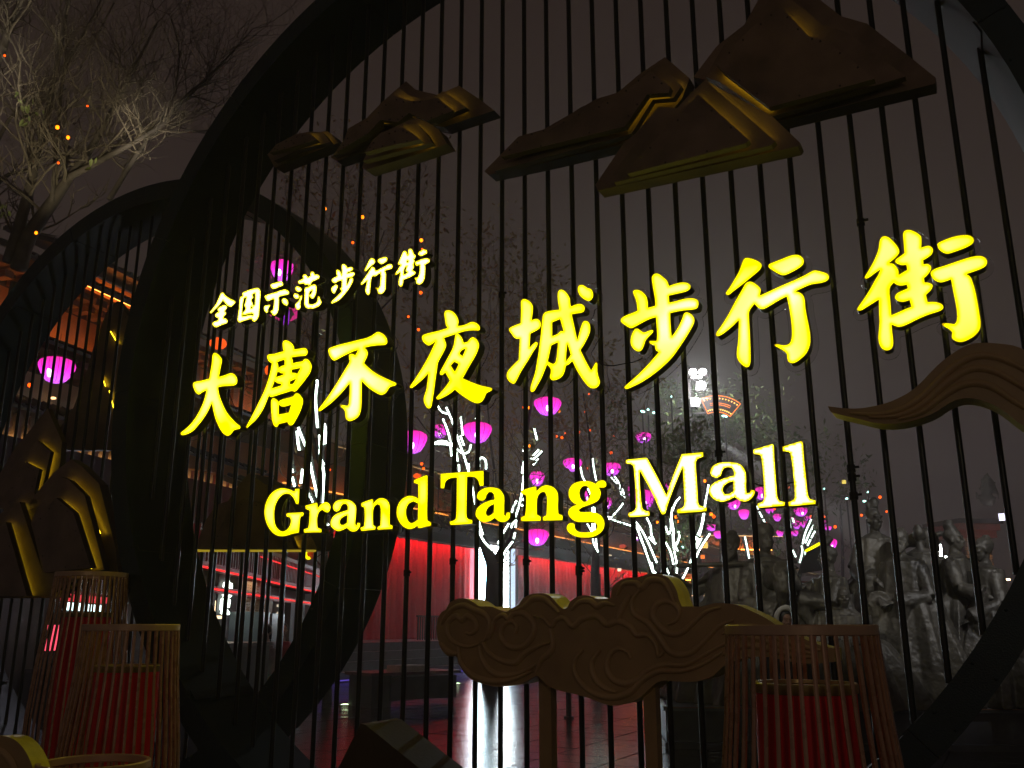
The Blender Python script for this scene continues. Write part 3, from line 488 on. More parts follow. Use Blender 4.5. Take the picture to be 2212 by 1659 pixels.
# main ring, right: tall peak behind, low ridge left, triangle in front
mountain([(kB([(975,330),(1185,495),(1205,495),(1855,337),(1857,313),(1760,235),(1580,95),(1475,65),(1385,-5),(1310,-75),(1225,-95),(1150,-15),(1085,100),(975,185),(880,310)]), .09, .11),
          (kB([(930,310),(1000,185),(1110,85),(1225,-40),(1330,40),(1400,100),(1500,130),(1735,308),(1195,470),(985,330)]), .0, .05),
          (kB([(970,255),(1110,115),(1225,20),(1345,145),(1430,170),(1610,318),(1185,432),(1000,290)]), -.09, .05)],
         [(kB([(1003,292),(1183,436)]), -.025, (3, -3)), (kB([(1260,60),(1350,145)]), -.025, (-8, 4))],
         'tallest brown mountain ornament, cut by the top edge of the photo')
mountain([(kB([(38,690),(175,550),(275,522),(490,398),(575,373),(660,300),(765,230),(865,315),(835,395),(800,440),(620,575),(300,652),(55,705)]), .09, .11),
          (kB([(70,668),(178,552),(290,522),(430,430),(578,380),(690,290),(745,256),(832,345),(800,395),(716,402),(630,540),(80,690)]), .0, .05),
          (kB([(105,632),(182,555),(300,522),(450,440),(580,388),(708,286),(788,350),(780,374),(694,380),(604,510)]), -.09, .05)],
         [(kB([(606,506),(694,384),(780,378)]), -.025, (-4, -5)), (kB([(632,536),(716,400),(800,393),(830,348)]), .07, (-4, -5))],
         'long low brown mountain ornament with a zigzag yellow light line')
mountain([(kB([(485,745),(600,575),(650,535),(740,430),(815,435),(870,375),(930,320),(985,355),(1200,470),(1310,575),(1300,590),(495,768)]), -.20, .11),
          (kB([(545,715),(690,520),(765,440),(815,455),(930,325),(1210,568),(1195,585),(560,735)]), -.29, .05),
          (kB([(605,690),(900,380),(1105,565),(1090,578),(615,700)]), -.38, .05)],
         [(kB([(905,388),(1095,560)]), -.315, (-6, 2)), (kB([(945,342),(1195,560)]), -.225, (-6, 2))],
         'triangular brown mountain ornament in front of the tallest one')
mountain([(kA([(655,665),(760,515),(790,430),(940,345),(1060,220),(1190,105),(1255,50),(1330,115),(1380,130),(1510,160),(1590,125),(1680,85),(1840,190),(1965,285),(1560,420),(1450,400),(1100,560),(700,690)]), .09, .11),
          (kA([(670,650),(770,500),(800,430),(950,345),(1195,105),(1290,170),(1430,195),(1560,130),(1740,260),(1480,370),(1330,350),(1270,320),(1180,395),(1060,390),(930,530),(760,620)]), .0, .05),
          (kA([(700,620),(790,480),(820,440),(960,350),(1140,160),(1300,210),(1430,200),(1500,180),(1640,285),(1420,370),(1280,305),(1190,380),(1050,360),(950,470),(800,560)]), -.09, .05)],
         [(kA([(950,468),(1052,362),(1188,378),(1278,308)]), -.025, (-4, -6)), (kA([(1160,175),(1300,212)]), -.025, (0, 6)), (kA([(1510,190),(1640,282)]), -.025, (-6, 3)), (kA([(1570,140),(1735,258)]), .07, (-6, 4))],
         'twin peaked bronze mountain ornament left of the centre')
mountain([(kA([(900,745),(955,600),(1060,470),(1200,400),(1280,360),(1340,345),(1440,385),(1520,440),(1585,555),(1340,640),(935,765)]), -.20, .11),
          (kA([(910,690),(985,540),(1070,460),(1250,395),(1350,400),(1410,460),(1465,545),(1100,640)]), -.29, .05),
          (kA([(920,625),(990,520),(1060,460),(1230,420),(1310,470),(1370,520),(1100,575)]), -.38, .05)],
         [(kA([(1235,425),(1310,478),(1360,520)]), -.315, (-5, 2)), (kA([(1350,405),(1410,465),(1460,545)]), -.225, (-6, 2)), (kA([(1015,652),(1150,605)]), -.26, (0, 0))],
         'small bronze mountain ornament with a bright slot under it')
mountain([(kA([(140,640),(210,560),(370,475),(480,455),(560,460),(620,450),(655,475),(710,548),(625,575),(200,745),(170,690)]), .09, .11),
          (kA([(150,640),(220,560),(370,478),(470,465),(590,468),(645,540),(400,600),(190,690)]), .0, .05),
          (kA([(155,625),(225,555),(360,485),(480,470),(535,520),(300,590)]), -.09, .05)],
         [(kA([(588,474),(642,538)]), .07, (-5, 2)), (kA([(482,474),(534,518)]), -.025, (-5, 2))],
         'smallest bronze mountain ornament, leftmost on the large ring')
# second ring
GR2 = 'layered mountain ornaments on the rings'
mountain([(kC([(110,420),(175,330),(260,230),(345,165),(395,200),(480,285),(560,600),(572,720),(500,730),(250,830),(150,600)]), .95, .10),
          (kC([(150,470),(180,400),(290,250),(335,268),(410,342),(505,700),(440,712),(235,820),(190,640)]), .82, .06),
          (kC([(150,480),(270,352),(355,425),(440,690),(270,708),(215,715)]), .69, .06)],
         [(kC([(290,360),(360,425),(450,690)]), .785, (-3, 2)), (kC([(325,262),(405,335),(492,520)]), .915, (-3, 2))],
         'broad brown mountain ornament with two yellow light lines, above the left lanterns')
mountain([(kC([(-90,420),(0,430),(100,345),(165,320),(210,480),(300,835),(-90,838)]), .95, .10),
          (kC([(-90,460),(30,420),(95,372),(245,828),(120,830),(-90,832)]), .82, .06),
          (kC([(-90,500),(0,490),(28,470),(130,828),(-90,828)]), .69, .06)],
         [(kC([(30,475),(132,822)]), .785, (-3, 0)), (kC([(97,378),(246,822)]), .915, (-3, 0))],
         'brown mountain ornament cut by the left edge, two slanting light bars')
mountain([(kC([(-60,340),(60,130),(140,30),(230,-80),(300,80),(290,200),(230,330),(60,450)]), 1.17, .06),
          (kC([(-20,320),(60,200),(180,75),(245,130),(200,330),(100,430)]), 1.09, .04),
          (kC([(10,360),(120,180),(190,215),(165,330),(100,430)]), 1.02, .04)],
         [(kC([(130,178),(192,212),(168,325)]), 1.065, (-3, 2)), (kC([(188,80),(247,130),(205,325)]), 1.14, (-3, 2))],
         'dark mountain ornament with an angled yellow line, higher on the left ring')
mountain([(kF([(870,560),(800,600),(690,900),(640,1080),(540,1350),(440,1500),(420,1659),(840,1659),(890,1300),(965,700)]), 1.62, .08)],
         [(kF([(815,785),(865,868)]), 1.60, (0, 0)), (kF([(752,1118),(778,1188)]), 1.60, (0, 0)), (kF([(806,1222),(842,1365)]), 1.60, (0, 0))],
         'tall narrow black mountain peak at the back of the left ring')
mountain([(kG([(-190,705),(-120,520),(-60,430),(20,400),(95,290),(150,225),(260,300),(330,300),(368,322),(480,520),(560,650),(585,705)]), 1.0, .30),
          (kG([(-100,700),(20,470),(120,380),(230,420),(330,470),(400,600),(440,700)]), .90, .05)],
         [(kG([(395,628),(436,690)]), .97, (3, 0))],
         'dark mountain ornament behind the word Grand, lit along its underside')
rt = [o for o in COL.objects if o.name.startswith('mountain_ornament') and not o.parent][-1]
led(kG([(-180,712),(570,712)]), 1.10, rt, r=.016, m=LED_DIM)
# dark wedge standing in the foreground
root = thing('mountain_ornament', tuple(at_y(850, 1659, -.5)), 'dark brown peaked ornament cut by the bottom edge', 'mountain ornament', GR2)
pts = [(660, 1800), (779, 1563), (790, 1566), (1080, 1800)]
plate(pts, -.62, .34, M_edge, root, 'mountain_plate', )

# ---- cloud ornaments
def cloud(pts, Y, th, ridges, label, posts=(), rw=0.011):
    pts = [tuple(p) for p in smooth_contour(pts, 3, 60)]
    p0 = at_y(*pts[0], Y); root = thing('cloud_ornament', (p0.x, Y, 0), label, 'cloud ornament', 'carved cloud ornaments')
    plate(pts, Y, th, M_tan, root, 'cloud_body', M_side_lit)
    # raised rim following the outline
    n = len(pts); cx = sum(p[0] for p in pts)/n
    for rd in ridges:
        P = smooth_line([tuple(at_y(x, y, Y-.003)) for x, y in rd], 5); mb = MB(); vs = []
        m = len(P)
        for i, p in enumerate(P):
            t = (P[min(i+1, m-1)]-P[max(i-1, 0)]); t.y = 0; t.normalize(); nrm = Vector((-t.z, 0, t.x)); w = rw*(.35+.65*math.sin(math.pi*(i+.6)/(m+.2)))
            vs += [p+nrm*w*1.6, p+nrm*w*.7+Vector((0, -.016, 0)), p-nrm*w*.7+Vector((0, -.016, 0)), p-nrm*w*1.6]
        fs = [(i*4+k, (i+1)*4+k, (i+1)*4+k+1, i*4+k+1) for i in range(m-1) for k in range(3)]
        mb.add(vs, fs); mb.build('carved_ridge', M_tan_d, root, smooth=True)
    for px, w in posts:
        a = at_y(px-w/2, 1450, Y+.05); b = at_y(px+w/2, 1450, Y+.05)
        zt = at_y(px, 1465, Y).z
        MB().box(((a.x+b.x)/2, Y+th/2+.01, zt/2), (abs(b.x-a.x), .07, zt)).build('post', M_tan, root)
    return root
c1 = kH([(645,500),(650,450),(670,410),(690,400),(705,370),(740,350),(780,348),(820,365),(850,385),(900,385),(940,400),(975,410),(1000,395),(1035,375),(1050,350),(1090,328),(1140,322),(1180,335),(1210,365),(1240,395),(1262,390),(1280,360),(1320,335),(1370,335),(1410,350),(1470,345),(1475,300),(1500,270),(1540,250),(1590,248),(1620,240),(1660,230),(1710,235),(1750,260),(1780,310),(1790,350),(1805,385),(1860,385),(1900,385),(1960,370),(2030,372)])
c1 += kI([(720,940),(800,975),(870,1010),(960,1070),(1050,1110),(1150,1150),(1225,1165),(1225,1235),(1130,1245),(1030,1240),(950,1225),(870,1210),(760,1215),(660,1250),(600,1300)])
c1 += kH([(1940,720),(1870,740),(1780,740),(1720,735),(1680,750),(1600,820),(1540,845),(1480,855),(1420,840),(1370,820),(1300,800),(1200,775),(1150,740),(1120,710),(1060,745),(1010,758),(930,765),(860,750),(810,730),(770,690),(750,640),(735,620),(700,620),(670,590),(655,550)])
rid = [kH(r) for r in (
 [(850,560),(800,575),(740,560),(700,520),(700,460),(740,430),(765,450),(790,430),(825,450),(835,490),(810,515),(785,508)],
 [(665,560),(700,600),(745,610)], [(668,470),(690,430),(725,395),(775,380),(820,400),(870,420),(895,460),(888,520),(860,560)],
 [(750,575),(760,650),(800,700),(860,730),(940,740),(1020,725),(1100,690)],
 [(850,570),(860,630),(900,690),(960,710),(1040,700),(1115,660)],
 [(862,545),(890,600),(950,640),(1020,650),(1060,610),(1130,570),(1185,555)],
 [(1020,512),(1025,480),(1000,455),(960,480),(950,530),(990,575),(1050,575),(1095,530),(1105,470),(1060,420),(1010,420),(985,445),(960,425),(920,450),(910,500),(890,540)],
 [(1000,410),(1060,385),(1100,350),(1150,350),(1190,380),(1225,415)],
 [(1105,430),(1150,440),(1190,480),(1210,450),(1250,440),(1290,480),(1330,445),(1400,430),(1450,470),(1500,455),(1560,480),(1590,520),(1640,520),(1680,560),(1695,620),(1720,600)],
 [(1285,400),(1320,365),(1370,360),(1405,385),(1440,370),(1490,380)],
 [(1185,490),(1195,560),(1180,605),(1140,640),(1118,700)],
 [(1340,590),(1300,640),(1300,700),(1340,760),(1400,800),(1480,815),(1560,790),(1620,730),(1700,690),(1800,690),(1900,660),(2000,600)],
 [(1420,590),(1380,650),(1390,720),(1440,770),(1500,790)],
 [(1565,632),(1550,600),(1500,585),(1460,620),(1450,680),(1480,730),(1540,750),(1600,730),(1640,690),(1720,660),(1820,660),(1900,620),(2010,560)],
 [(1740,470),(1780,450),(1790,400),(1745,362),(1690,370),(1665,420),(1690,470),(1740,510),(1800,510),(1860,460),(1920,410),(1990,390)],
 [(1500,330),(1530,280),(1590,275),(1615,300),(1650,262),(1710,265),(1745,310),(1765,360)],
 [(1610,305),(1570,360),(1580,420),(1640,460),(1690,520),(1750,600),(1830,610),(1900,560),(1980,480),(2050,450)],
 [(1560,330),(1520,400),(1500,450)])]
rid += [kI(r) for r in ([(640,1090),(720,1050),(820,1060),(920,1110),(1040,1150),(1150,1175)], [(640,1150),(740,1100),(850,1120),(960,1160),(1100,1190)], [(640,1200),(760,1150),(880,1165),(1000,1200),(1120,1210)])]
cloud(c1, -.42, .20, rid, 'large carved brown cloud on two posts below the English lettering', posts=((1172, 26), (1397, 26)))
c2 = kE([(1385,765),(1440,772),(1500,775),(1560,768),(1650,745),(1750,690),(1850,590),(1930,530),(2000,500),(2100,500),(2200,520),(2320,600),(2450,700),(2600,760),(2600,900),(2450,930),(2320,900),(2212,850),(2120,780),(2050,745),(1970,730),(1900,750),(1820,800),(1700,835),(1600,838),(1520,820),(1400,790)])
r2 = [kE(r) for r in ([(1480,795),(1600,800),(1700,775),(1800,710),(1900,610),(2000,555),(2100,560),(2212,610),(2350,700)], [(1560,812),(1680,805),(1780,760),(1880,670),(1980,610),(2080,615),(2200,680),(2330,770)], [(1680,822),(1780,790),(1880,715),(1970,670),(2070,680),(2180,750),(2300,820)])]
cloud(c2, -.16, .16, r2, 'long wavy cloud tail entering at the right edge', rw=0.012)
c3 = [(-120, 1560), (-60, 1590), (-20, 1592), (5, 1590), (30, 1597), (50, 1616), (66, 1645), (80, 1690), (110, 1760), (110, 1900), (-120, 1900)]
cloud(c3, -2.05, .085, [[(-40, 1625), (0, 1622), (28, 1650), (45, 1700)]], 'cloud corner with a yellow edge in the lower left corner')

# ================================================================= slatted lantern baskets
M_slat = mat('basket_slat', (0.52, 0.29, 0.17), rough=0.28, metal=0.15, var=0.2, scale=14, coat=0.3)
M_rim = mat('basket_rim', (0.66, 0.43, 0.27), rough=0.36, metal=0.2, var=0.15, scale=6, bump=0.06)
M_red = mat('red_drum', (0.88, 0.016, 0.03), rough=0.38, var=0.15, scale=5)
M_band = mat('bronze_band', (0.45, 0.34, 0.14), rough=0.35, metal=0.5, var=0.2)
def basket(px, d, R, zr, hin, rin, label, n=40):
    g = on_ground(px, d); root = thing('lantern_basket', tuple(g), label, 'lantern', 'slatted lantern baskets round red drums')
    prof = [(R*1.02, zr-.03), (R*1.10, zr-.3), (R*1.24, zr-.62), (R*1.34, zr-1.0), (R*1.34, zr-1.3)]
    prof = [(r, z) for r, z in prof if z > .12]+[(R*1.32, .06)]
    h = .036
    mb = MB(); vs = []; N = 96; fs = []
    sec = [(R+.006, zr-h), (R+.010, zr-h+.004), (R+.010, zr-.004), (R+.006, zr), (R-.008, zr), (R-.012, zr-.004), (R-.012, zr-h+.004), (R-.008, zr-h)]
    for k in range(N):
        q = 2*math.pi*k/N
        for r, z in sec: vs.append(g+Vector((r*math.cos(q), r*math.sin(q), z)))
    m = len(sec); fs = [(k*m+j, ((k+1) % N)*m+j, ((k+1) % N)*m+(j+1) % m, k*m+(j+1) % m) for k in range(N) for j in range(m)]
    mb.add(vs, fs); fixn(mb.build('rim', M_rim, root, smooth=40))
    mb = MB(); w, t = .0068, .0045; vs = []
    for r, z in prof: vs += [(r-t, -w, z), (r+t*.3, -w, z), (r+t, 0, z), (r+t*.3, w, z), (r-t, w, z)]
    fs = [(i*5+j, i*5+(j+1) % 5, (i+1)*5+(j+1) % 5, (i+1)*5+j) for i in range(len(prof)-1) for j in range(5)]
    mb.add([Vector(v)+g for v in vs], fs); s0 = mb.build('slat', M_slat, root); fixn(s0); s0.data.shade_smooth(); s0.data.set_sharp_from_angle(angle=math.radians(50))
    rr = random.Random(int(px))
    for k in range(1, n):
        o = s0.copy(); COL.objects.link(o); o.parent = root; o.rotation_euler = (0, 0, 2*math.pi*(k+rr.uniform(-.08, .08))/n)
    MB().lathe(g, [(R*1.34, .0), (R*1.36, .01), (R*1.36, .06), (R*1.33, .07)], n=64).build('base_ring', M_rim, root, smooth=40)
    dr = MB().lathe(g, [(rin*1.04, .07), (rin*1.06, hin*.5), (rin, hin-.03)], n=56).build('red_drum', M_red, root, smooth=40)
    MB().lathe(g, [(rin+.004, hin-.034), (rin+.007, hin-.030), (rin+.007, hin-.004), (rin+.003, hin), (rin-.012, hin), (rin-.014, hin-.012)], n=56, closed=False).build('bronze_band', M_band, dr, smooth=40)
    MB().lathe(g, [(rin-.013, hin-.020), (rin*.5, hin-.012), (.002, hin-.010)], n=56, closed=False).build('drum_lid', M_red, dr, smooth=40)
    return root
basket(1728, 3.30, .247, 1.606, 1.415, .168, 'brown slatted lantern round a red drum, alone at the right in front of the cloud')
basket(285, 5.15, .240, 1.612, 1.40, .165, 'brown slatted lantern second from the left edge, its rim level with the eye')
basket(186, 6.9, .242, 1.985, 1.70, .170, 'tallest slatted lantern, behind the other two at the left')
basket(236, 4.45, .232, 1.01, .82, .155, 'short slatted lantern whose open rim shows at the bottom left')
# ================================================================= buildings
class Plane:
    """vertical plane through two ground points seen at pixel columns"""
    def __init__(s, pa, da, pb, db):
        s.a = on_ground(pa, da); b = on_ground(pb, db); s.u = (b-s.a).normalized(); s.n = Vector((s.u.y, -s.u.x, 0))
        if s.n.dot(CAM-s.a) < 0: s.n = -s.n      # towards the viewer
    def U(s, px):
        r = ray(px, 1353); t = s.n.dot(s.a-CAM)/s.n.dot(r); return (CAM+r*t-s.a).dot(s.u)
    def z(s, px, py):
        r = ray(px, py); t = s.n.dot(s.a-CAM)/s.n.dot(r); return (CAM+r*t).z
    def P(s, u, off, z): return s.a+s.u*u+s.n*off+Vector((0, 0, z))
    def box(s, mb, u0, u1, o0, o1, z0, z1):
        vs = [s.P(u, o, z) for u in (u0, u1) for o in (o0, o1) for z in (z0, z1)]
        mb.add(vs, [(0, 1, 3, 2), (4, 6, 7, 5), (0, 4, 5, 1), (2, 3, 7, 6), (0, 2, 6, 4), (1, 5, 7, 3)]); return mb
    def bx(s, mb, px0, px1, o0, o1, z0, z1): return s.box(mb, s.U(px0), s.U(px1), o0, o1, z0, z1)
M_orange = mat('orange_wall_paint', (0.62, 0.27, 0.09), rough=0.7, var=0.3, scale=.8, bump=.2, bscale=8)
M_tile = mat('dark_roof_tile', (0.05, 0.045, 0.05), rough=0.45, var=0.3, scale=2)
M_brk = mat('bracket_wood', (0.30, 0.15, 0.09), rough=0.6, var=0.35, scale=2)
M_crm = mat('cream_fascia', (0.55, 0.44, 0.30), rough=0.6, var=0.15, scale=1)
M_grw = mat('grey_rendered_wall', (0.07, 0.062, 0.075), rough=0.8, var=0.15, scale=.7)
M_darkw = mat('dark_timber', (0.05, 0.035, 0.035), rough=0.6, var=0.3, scale=2)
G_org = glow('orange_uplight', (1.0, 0.32, 0.05), 10.0)
G_wrm = glow('warm_uplight', (1.0, 0.55, 0.22), 3.2)
hall = Plane(-60, 24, 700, 41)
root = thing('palace_hall', tuple(hall.P(8, 0, 0)), 'large tiered palace hall with orange lit walls behind the left ring', 'building')
uL, uR = hall.U(-140), hall.U(655)
def row(name, m, step, w, o0, o1, z0, z1, a=uL, b=uR, lim=300):
    """alike pieces along the facade sharing one mesh"""
    mb = MB(); hall.box(mb, a, a+w, o0, o1, z0, z1); o = mb.build(name, m, root); k = 1
    while a+k*step < b and k < lim:
        c = o.copy(); COL.objects.link(c); c.parent = root; c.location = hall.u*(k*step); k += 1
    return o
hall.box(MB(), uL, uR, -3, 0, 0, 6.6).build('lower_wall', M_grw, root)
hall.box(MB(), uL, uR, -3, -.3, 6.6, 7.95).build('slat_backing', M_crm, root)
row('slat', M_crm, .42, .16, -.3, -.12, 6.62, 7.32)
hall.box(MB(), uL, uR, -.28, -.2, 6.60, 6.64).build('light_strip', G_wrm, root)
def eave(z0, z1, out, nm='roof_slope', a=uL, b=uR, inn=-.6):
    mb = MB(); vs = [hall.P(u, o, z) for u in (a, b) for (o, z) in ((out, z0), (inn, z1), (inn, z1-.12), (out, z0-.10))]
    mb.add(vs, [(0, 1, 2, 3), (7, 6, 5, 4), (0, 4, 5, 1), (3, 2, 6, 7), (0, 3, 7, 4), (1, 5, 6, 2)]); r_ = mb.build(nm, M_tile, root); fixn(r_)
    mb = MB(); u = a; n = Vector((0, 0, .05))
    p0 = hall.P(a+.1, out+.02, z0+.03); p1 = hall.P(a+.1, inn, z1+.03)
    mb.tube([p0, p1], .055, n=6); t_ = mb.build('tile_ridge', M_tile, r_); k = 1
    while a+.1+k*.36 < b and k < 120:
        c = t_.copy(); COL.objects.link(c); c.parent = r_; c.location = hall.u*(k*.36); k += 1
eave(7.25, 7.95, .9)
hall.box(MB(), uL, uR, -3, -.35, 7.95, 8.62).build('fascia_band', M_crm, root)
row('downlight', G_wrm, 1.35, .10, -.16, -.04, 7.97, 8.02)
hall.box(MB(), uL, uR, -3, -.5, 8.62, 9.3).build('bracket_beam', M_darkw, root)
row('bracket', M_brk, .62, .30, -.5, .15, 8.70, 8.92); row('bracket_arm', M_brk, .62, .46, -.2, .45, 8.95, 9.15)
eave(9.1, 9.85, 1.3)
hall.box(MB(), uL, uR, -3, -.8, 9.8, 10.95).build('orange_wall', M_orange, root)
hall.box(MB(), uL, uR, -.55, -.45, 9.80, 9.85).build('light_strip', G_org, root)
row('column', M_brk, 2.4, .28, -.8, -.6, 9.8, 10.95)
hall.box(MB(), uL, uR, -3, -.8, 10.95, 11.5).build('bracket_beam', M_darkw, root)
row('bracket', M_brk, .62, .30, -.8, -.2, 11.0, 11.18); row('bracket_arm', M_brk, .62, .46, -.5, .1, 11.2, 11.4)
eave(11.35, 12.1, 1.0)
a2, b2 = hall.U(60), hall.U(330)
hall.box(MB(), a2, b2, -3, -1.0, 12.05, 12.6).build('orange_wall', M_orange, root)
hall.box(MB(), a2, b2, -.8, -.7, 12.06, 12.11).build('light_strip', G_org, root)
eave(12.55, 13.5, .3, a=a2-.6, b=b2+.6, inn=-2.4)

# ---- shop kiosks behind the left foot of the large ring
M_redp = mat('red_fascia_paint', (0.35, 0.03, 0.03), rough=0.5, var=0.2, scale=1.5)
G_redn = glow('red_neon', (1.0, 0.03, 0.03), 1.6)
G_white = glow('white_sign', (0.86, 1.0, 0.86), 3.5)
M_shopdark = mat('shop_interior', (0.028, 0.022, 0.028), rough=0.7, var=0.3, scale=2)
M_latt = mat('lattice_wood', (0.55, 0.36, 0.16), rough=0.55, var=0.2, scale=5)
M_glassc = mat('counter_panel', (0.22, 0.30, 0.32), rough=0.25, var=0.2, scale=3)
G_blue = glow('blue_tube', (.35, .5, 1.0), 1.6)
G_lampw = glow('warm_lamp', (1.0, .72, .42), 2.2)
G_teal = glow('teal_strip', (.25, 1.0, .65), 1.2)
shop = Plane(430, 14, 690, 25.4)
root = thing('shop_kiosk', tuple(shop.P(3, 0, 0)), 'low shop front with red neon lines and a lattice screen, seen through the bars', 'shop')
sb = lambda nm, m, px0, px1, o0, o1, z0, z1, par=None: shop.bx(MB(), px0, px1, o0, o1, z0, z1).build(nm, m, par or root)
sb('back_wall', M_shopdark, 300, 700, -2.6, -2.4, 0, 3.0); sb('floor', M_shopdark, 380, 690, -2.4, 0, 0.0, .12)
sb('ceiling', M_shopdark, 380, 690, -2.4, .2, 2.45, 2.6)
fa = sb('fascia', M_redp, 380, 690, 0, .22, 2.42, 3.0)
u = shop.U(382)
w_ = MB(); shop.box(w_, u, u+.05, .22, .25, 2.50, 2.92); s0 = w_.build('fascia_rib', M_redp, fa); k = 1
while u+k*.16 < shop.U(650) and k < 110:
    c = s0.copy(); COL.objects.link(c); c.parent = fa; c.location = shop.u*(k*.16); k += 1
sb('neon_line', G_redn, 380, 690, .25, .265, 2.40, 2.425, fa); sb('neon_line', G_redn, 520, 690, .255, .27, 2.80, 2.815, fa)
sb('lintel', M_redp, 380, 688, 0, .10, 2.10, 2.20); sb('neon_line', G_redn, 400, 688, .10, .115, 2.14, 2.165)
for p0 in (380, 440, 568, 618, 640): sb('post', M_latt if p0 == 568 else M_darkw, p0, p0+9, -.06, .08, .12, 2.12)
zl0, zl1 = shop.z(547, 1324), shop.z(547, 1241)
la = sb('lattice_screen', M_latt, 529, 534, -.10, -.05, zl0, zl1)
sb('stile', M_latt, 560, 566, -.10, -.05, .12, zl1, la)
ua, ub = shop.U(534), shop.U(560)
for i in range(1, 5):
    w_ = MB(); uu = ua+(ub-ua)*i/5; shop.box(w_, uu-.035, uu+.035, -.10, -.06, zl0, zl1); w_.build('lattice_bar', M_latt, la)
for i in range(14):
    w_ = MB(); zz = zl0+(zl1-zl0)*(i+.5)/14; shop.box(w_, ua, ub, -.098, -.055, zz-.02, zz+.02); w_.build('lattice_bar', M_latt, la)
sb('counter', M_glassc, 492, 519, .02, .5, .12, shop.z(505, 1322)); sb('counter', M_glassc, 526, 556, .02, .5, .12, shop.z(540, 1326))
sb('teal_strip', G_teal, 493, 518, .5, .515, .60, .64)
for (x0, x1, y0, y1) in ((473, 489, 1240, 1230),): sb('ceiling_lamp', G_white, x0, x1, -.05, .0, shop.z(480, y0), shop.z(480, y1))
sb('lamp_tube', G_blue, 504, 512, -.95, -.9, shop.z(508, 1250)+.12, shop.z(508, 1247)+.13); sb('lamp_tube', G_blue, 580, 596, -.95, -.9, shop.z(588, 1256)+.06, shop.z(588, 1252)+.08)
sb('wall_lamp', G_lampw, 499, 503, -1.09, -1.0, 1.9, 2.15); sb('wall_lamp', G_lampw, 579, 586, -1.09, -1.0, 1.75, 2.1)
sb('side_panel', M_shopdark, 588, 676, -.42, -.36, .1, 2.5)
sb('poster', mat('blue_poster', (.05, .08, .34), rough=.5), 600, 622, -.36, -.34, .9, 1.75)
sb('poster', mat('grey_poster', (.14, .12, .16), rough=.5), 580, 596, -.36, -.34, 1.0, 1.9)
for i_ in range(9): sb('string_bulb', glow('string_bulb', (1, .85, .6), .8) if 'string_bulb' not in bpy.data.materials else bpy.data.materials['string_bulb'], 628+(i_ % 2), 632+(i_ % 2), -.34, -.31, .75+.16*i_, .80+.16*i_)
sb('lamp_tube', G_blue, 580, 594, -.34, -.31, 1.98, 2.02); sb('wall_lamp', G_lampw, 577, 583, -.34, -.30, 1.55, 1.85)
# interior lamp that the shop is lit by
ld = bpy.data.lights.new('shop_lamp', 'AREA'); ld.energy = 16; ld.size = 1.5; ld.color = (1, .78, .55); lo = bpy.data.objects.new('shop_lamp', ld); COL.objects.link(lo)
lo.location = shop.P(shop.U(540), -.55, 2.40); lo.parent = None
tag(lo, kind='structure')
# hanging character sign: two lit blocks, strokes built as bars
sg = thing('hanging_sign', tuple(shop.P(shop.U(470), .35, 2.1)), 'white green lit vertical sign with two characters at the shop corner', 'sign')
def cell(px0, px1, py0, py1, strokes):
    z0, z1 = shop.z((px0+px1)/2, py1), shop.z((px0+px1)/2, py0); u0, u1 = shop.U(px0), shop.U(px1)
    for x0, y0, x1, y1 in strokes:
        mb = MB(); a = shop.P(u0+(u1-u0)*x0, 0.05, z1-(z1-z0)*y0); b = shop.P(u0+(u1-u0)*x1, 0.05, z1-(z1-z0)*y1)
        mb.tube([a, b], 0.03, n=6).build('lit_stroke', G_white, sg)
cell(469, 487, 1253, 1286, [(.5, 0, .5, .25), (.15, .22, .9, .22), (.15, .22, .12, .98), (.9, .22, .9, .98), (.12, .98, .9, .98), (.3, .45, .75, .45), (.3, .7, .75, .7), (.5, .3, .5, .95)])
cell(466, 485, 1294, 1325, [(.15, .05, .9, .05), (.15, .05, .12, .7), (.9, .05, .85, .55), (.12, .38, .88, .38), (.12, .7, .5, .6), (.5, .3, .2, .98), (.45, .6, .95, .98), (.5, .1, .5, .4)])
shop.bx(MB(), 465, 489, -.02, .0, shop.z(477, 1330), shop.z(477, 1226)).build('sign_board', M_shopdark, sg)
# round yellow lit sign
p = at_d(667, 1196, 20); t_ = thing('round_sign', tuple(p), 'small round yellow lit sign under the dark mountain behind the letter G', 'sign')
rr_ = MB(); N = 28; R0 = 10*upx(20)
cst = [(math.cos(2*math.pi*k/N), math.sin(2*math.pi*k/N)) for k in range(int(N*.14), int(N*.88))]
rr_.tube([p+_R*(c*R0*.7)+Vector((0, 0, s_*R0)) for c, s_ in cst], R0*.30, n=8); rr_.build('lit_letter', glow('sign_yellow', (.95, 1, 0), 2.0), t_, smooth=True)
MB().tube([p+_FH*.05, p+_FH*.09], R0*1.3, n=24).build('sign_disc', mat('red_sign', (.5, .02, .02)), t_)

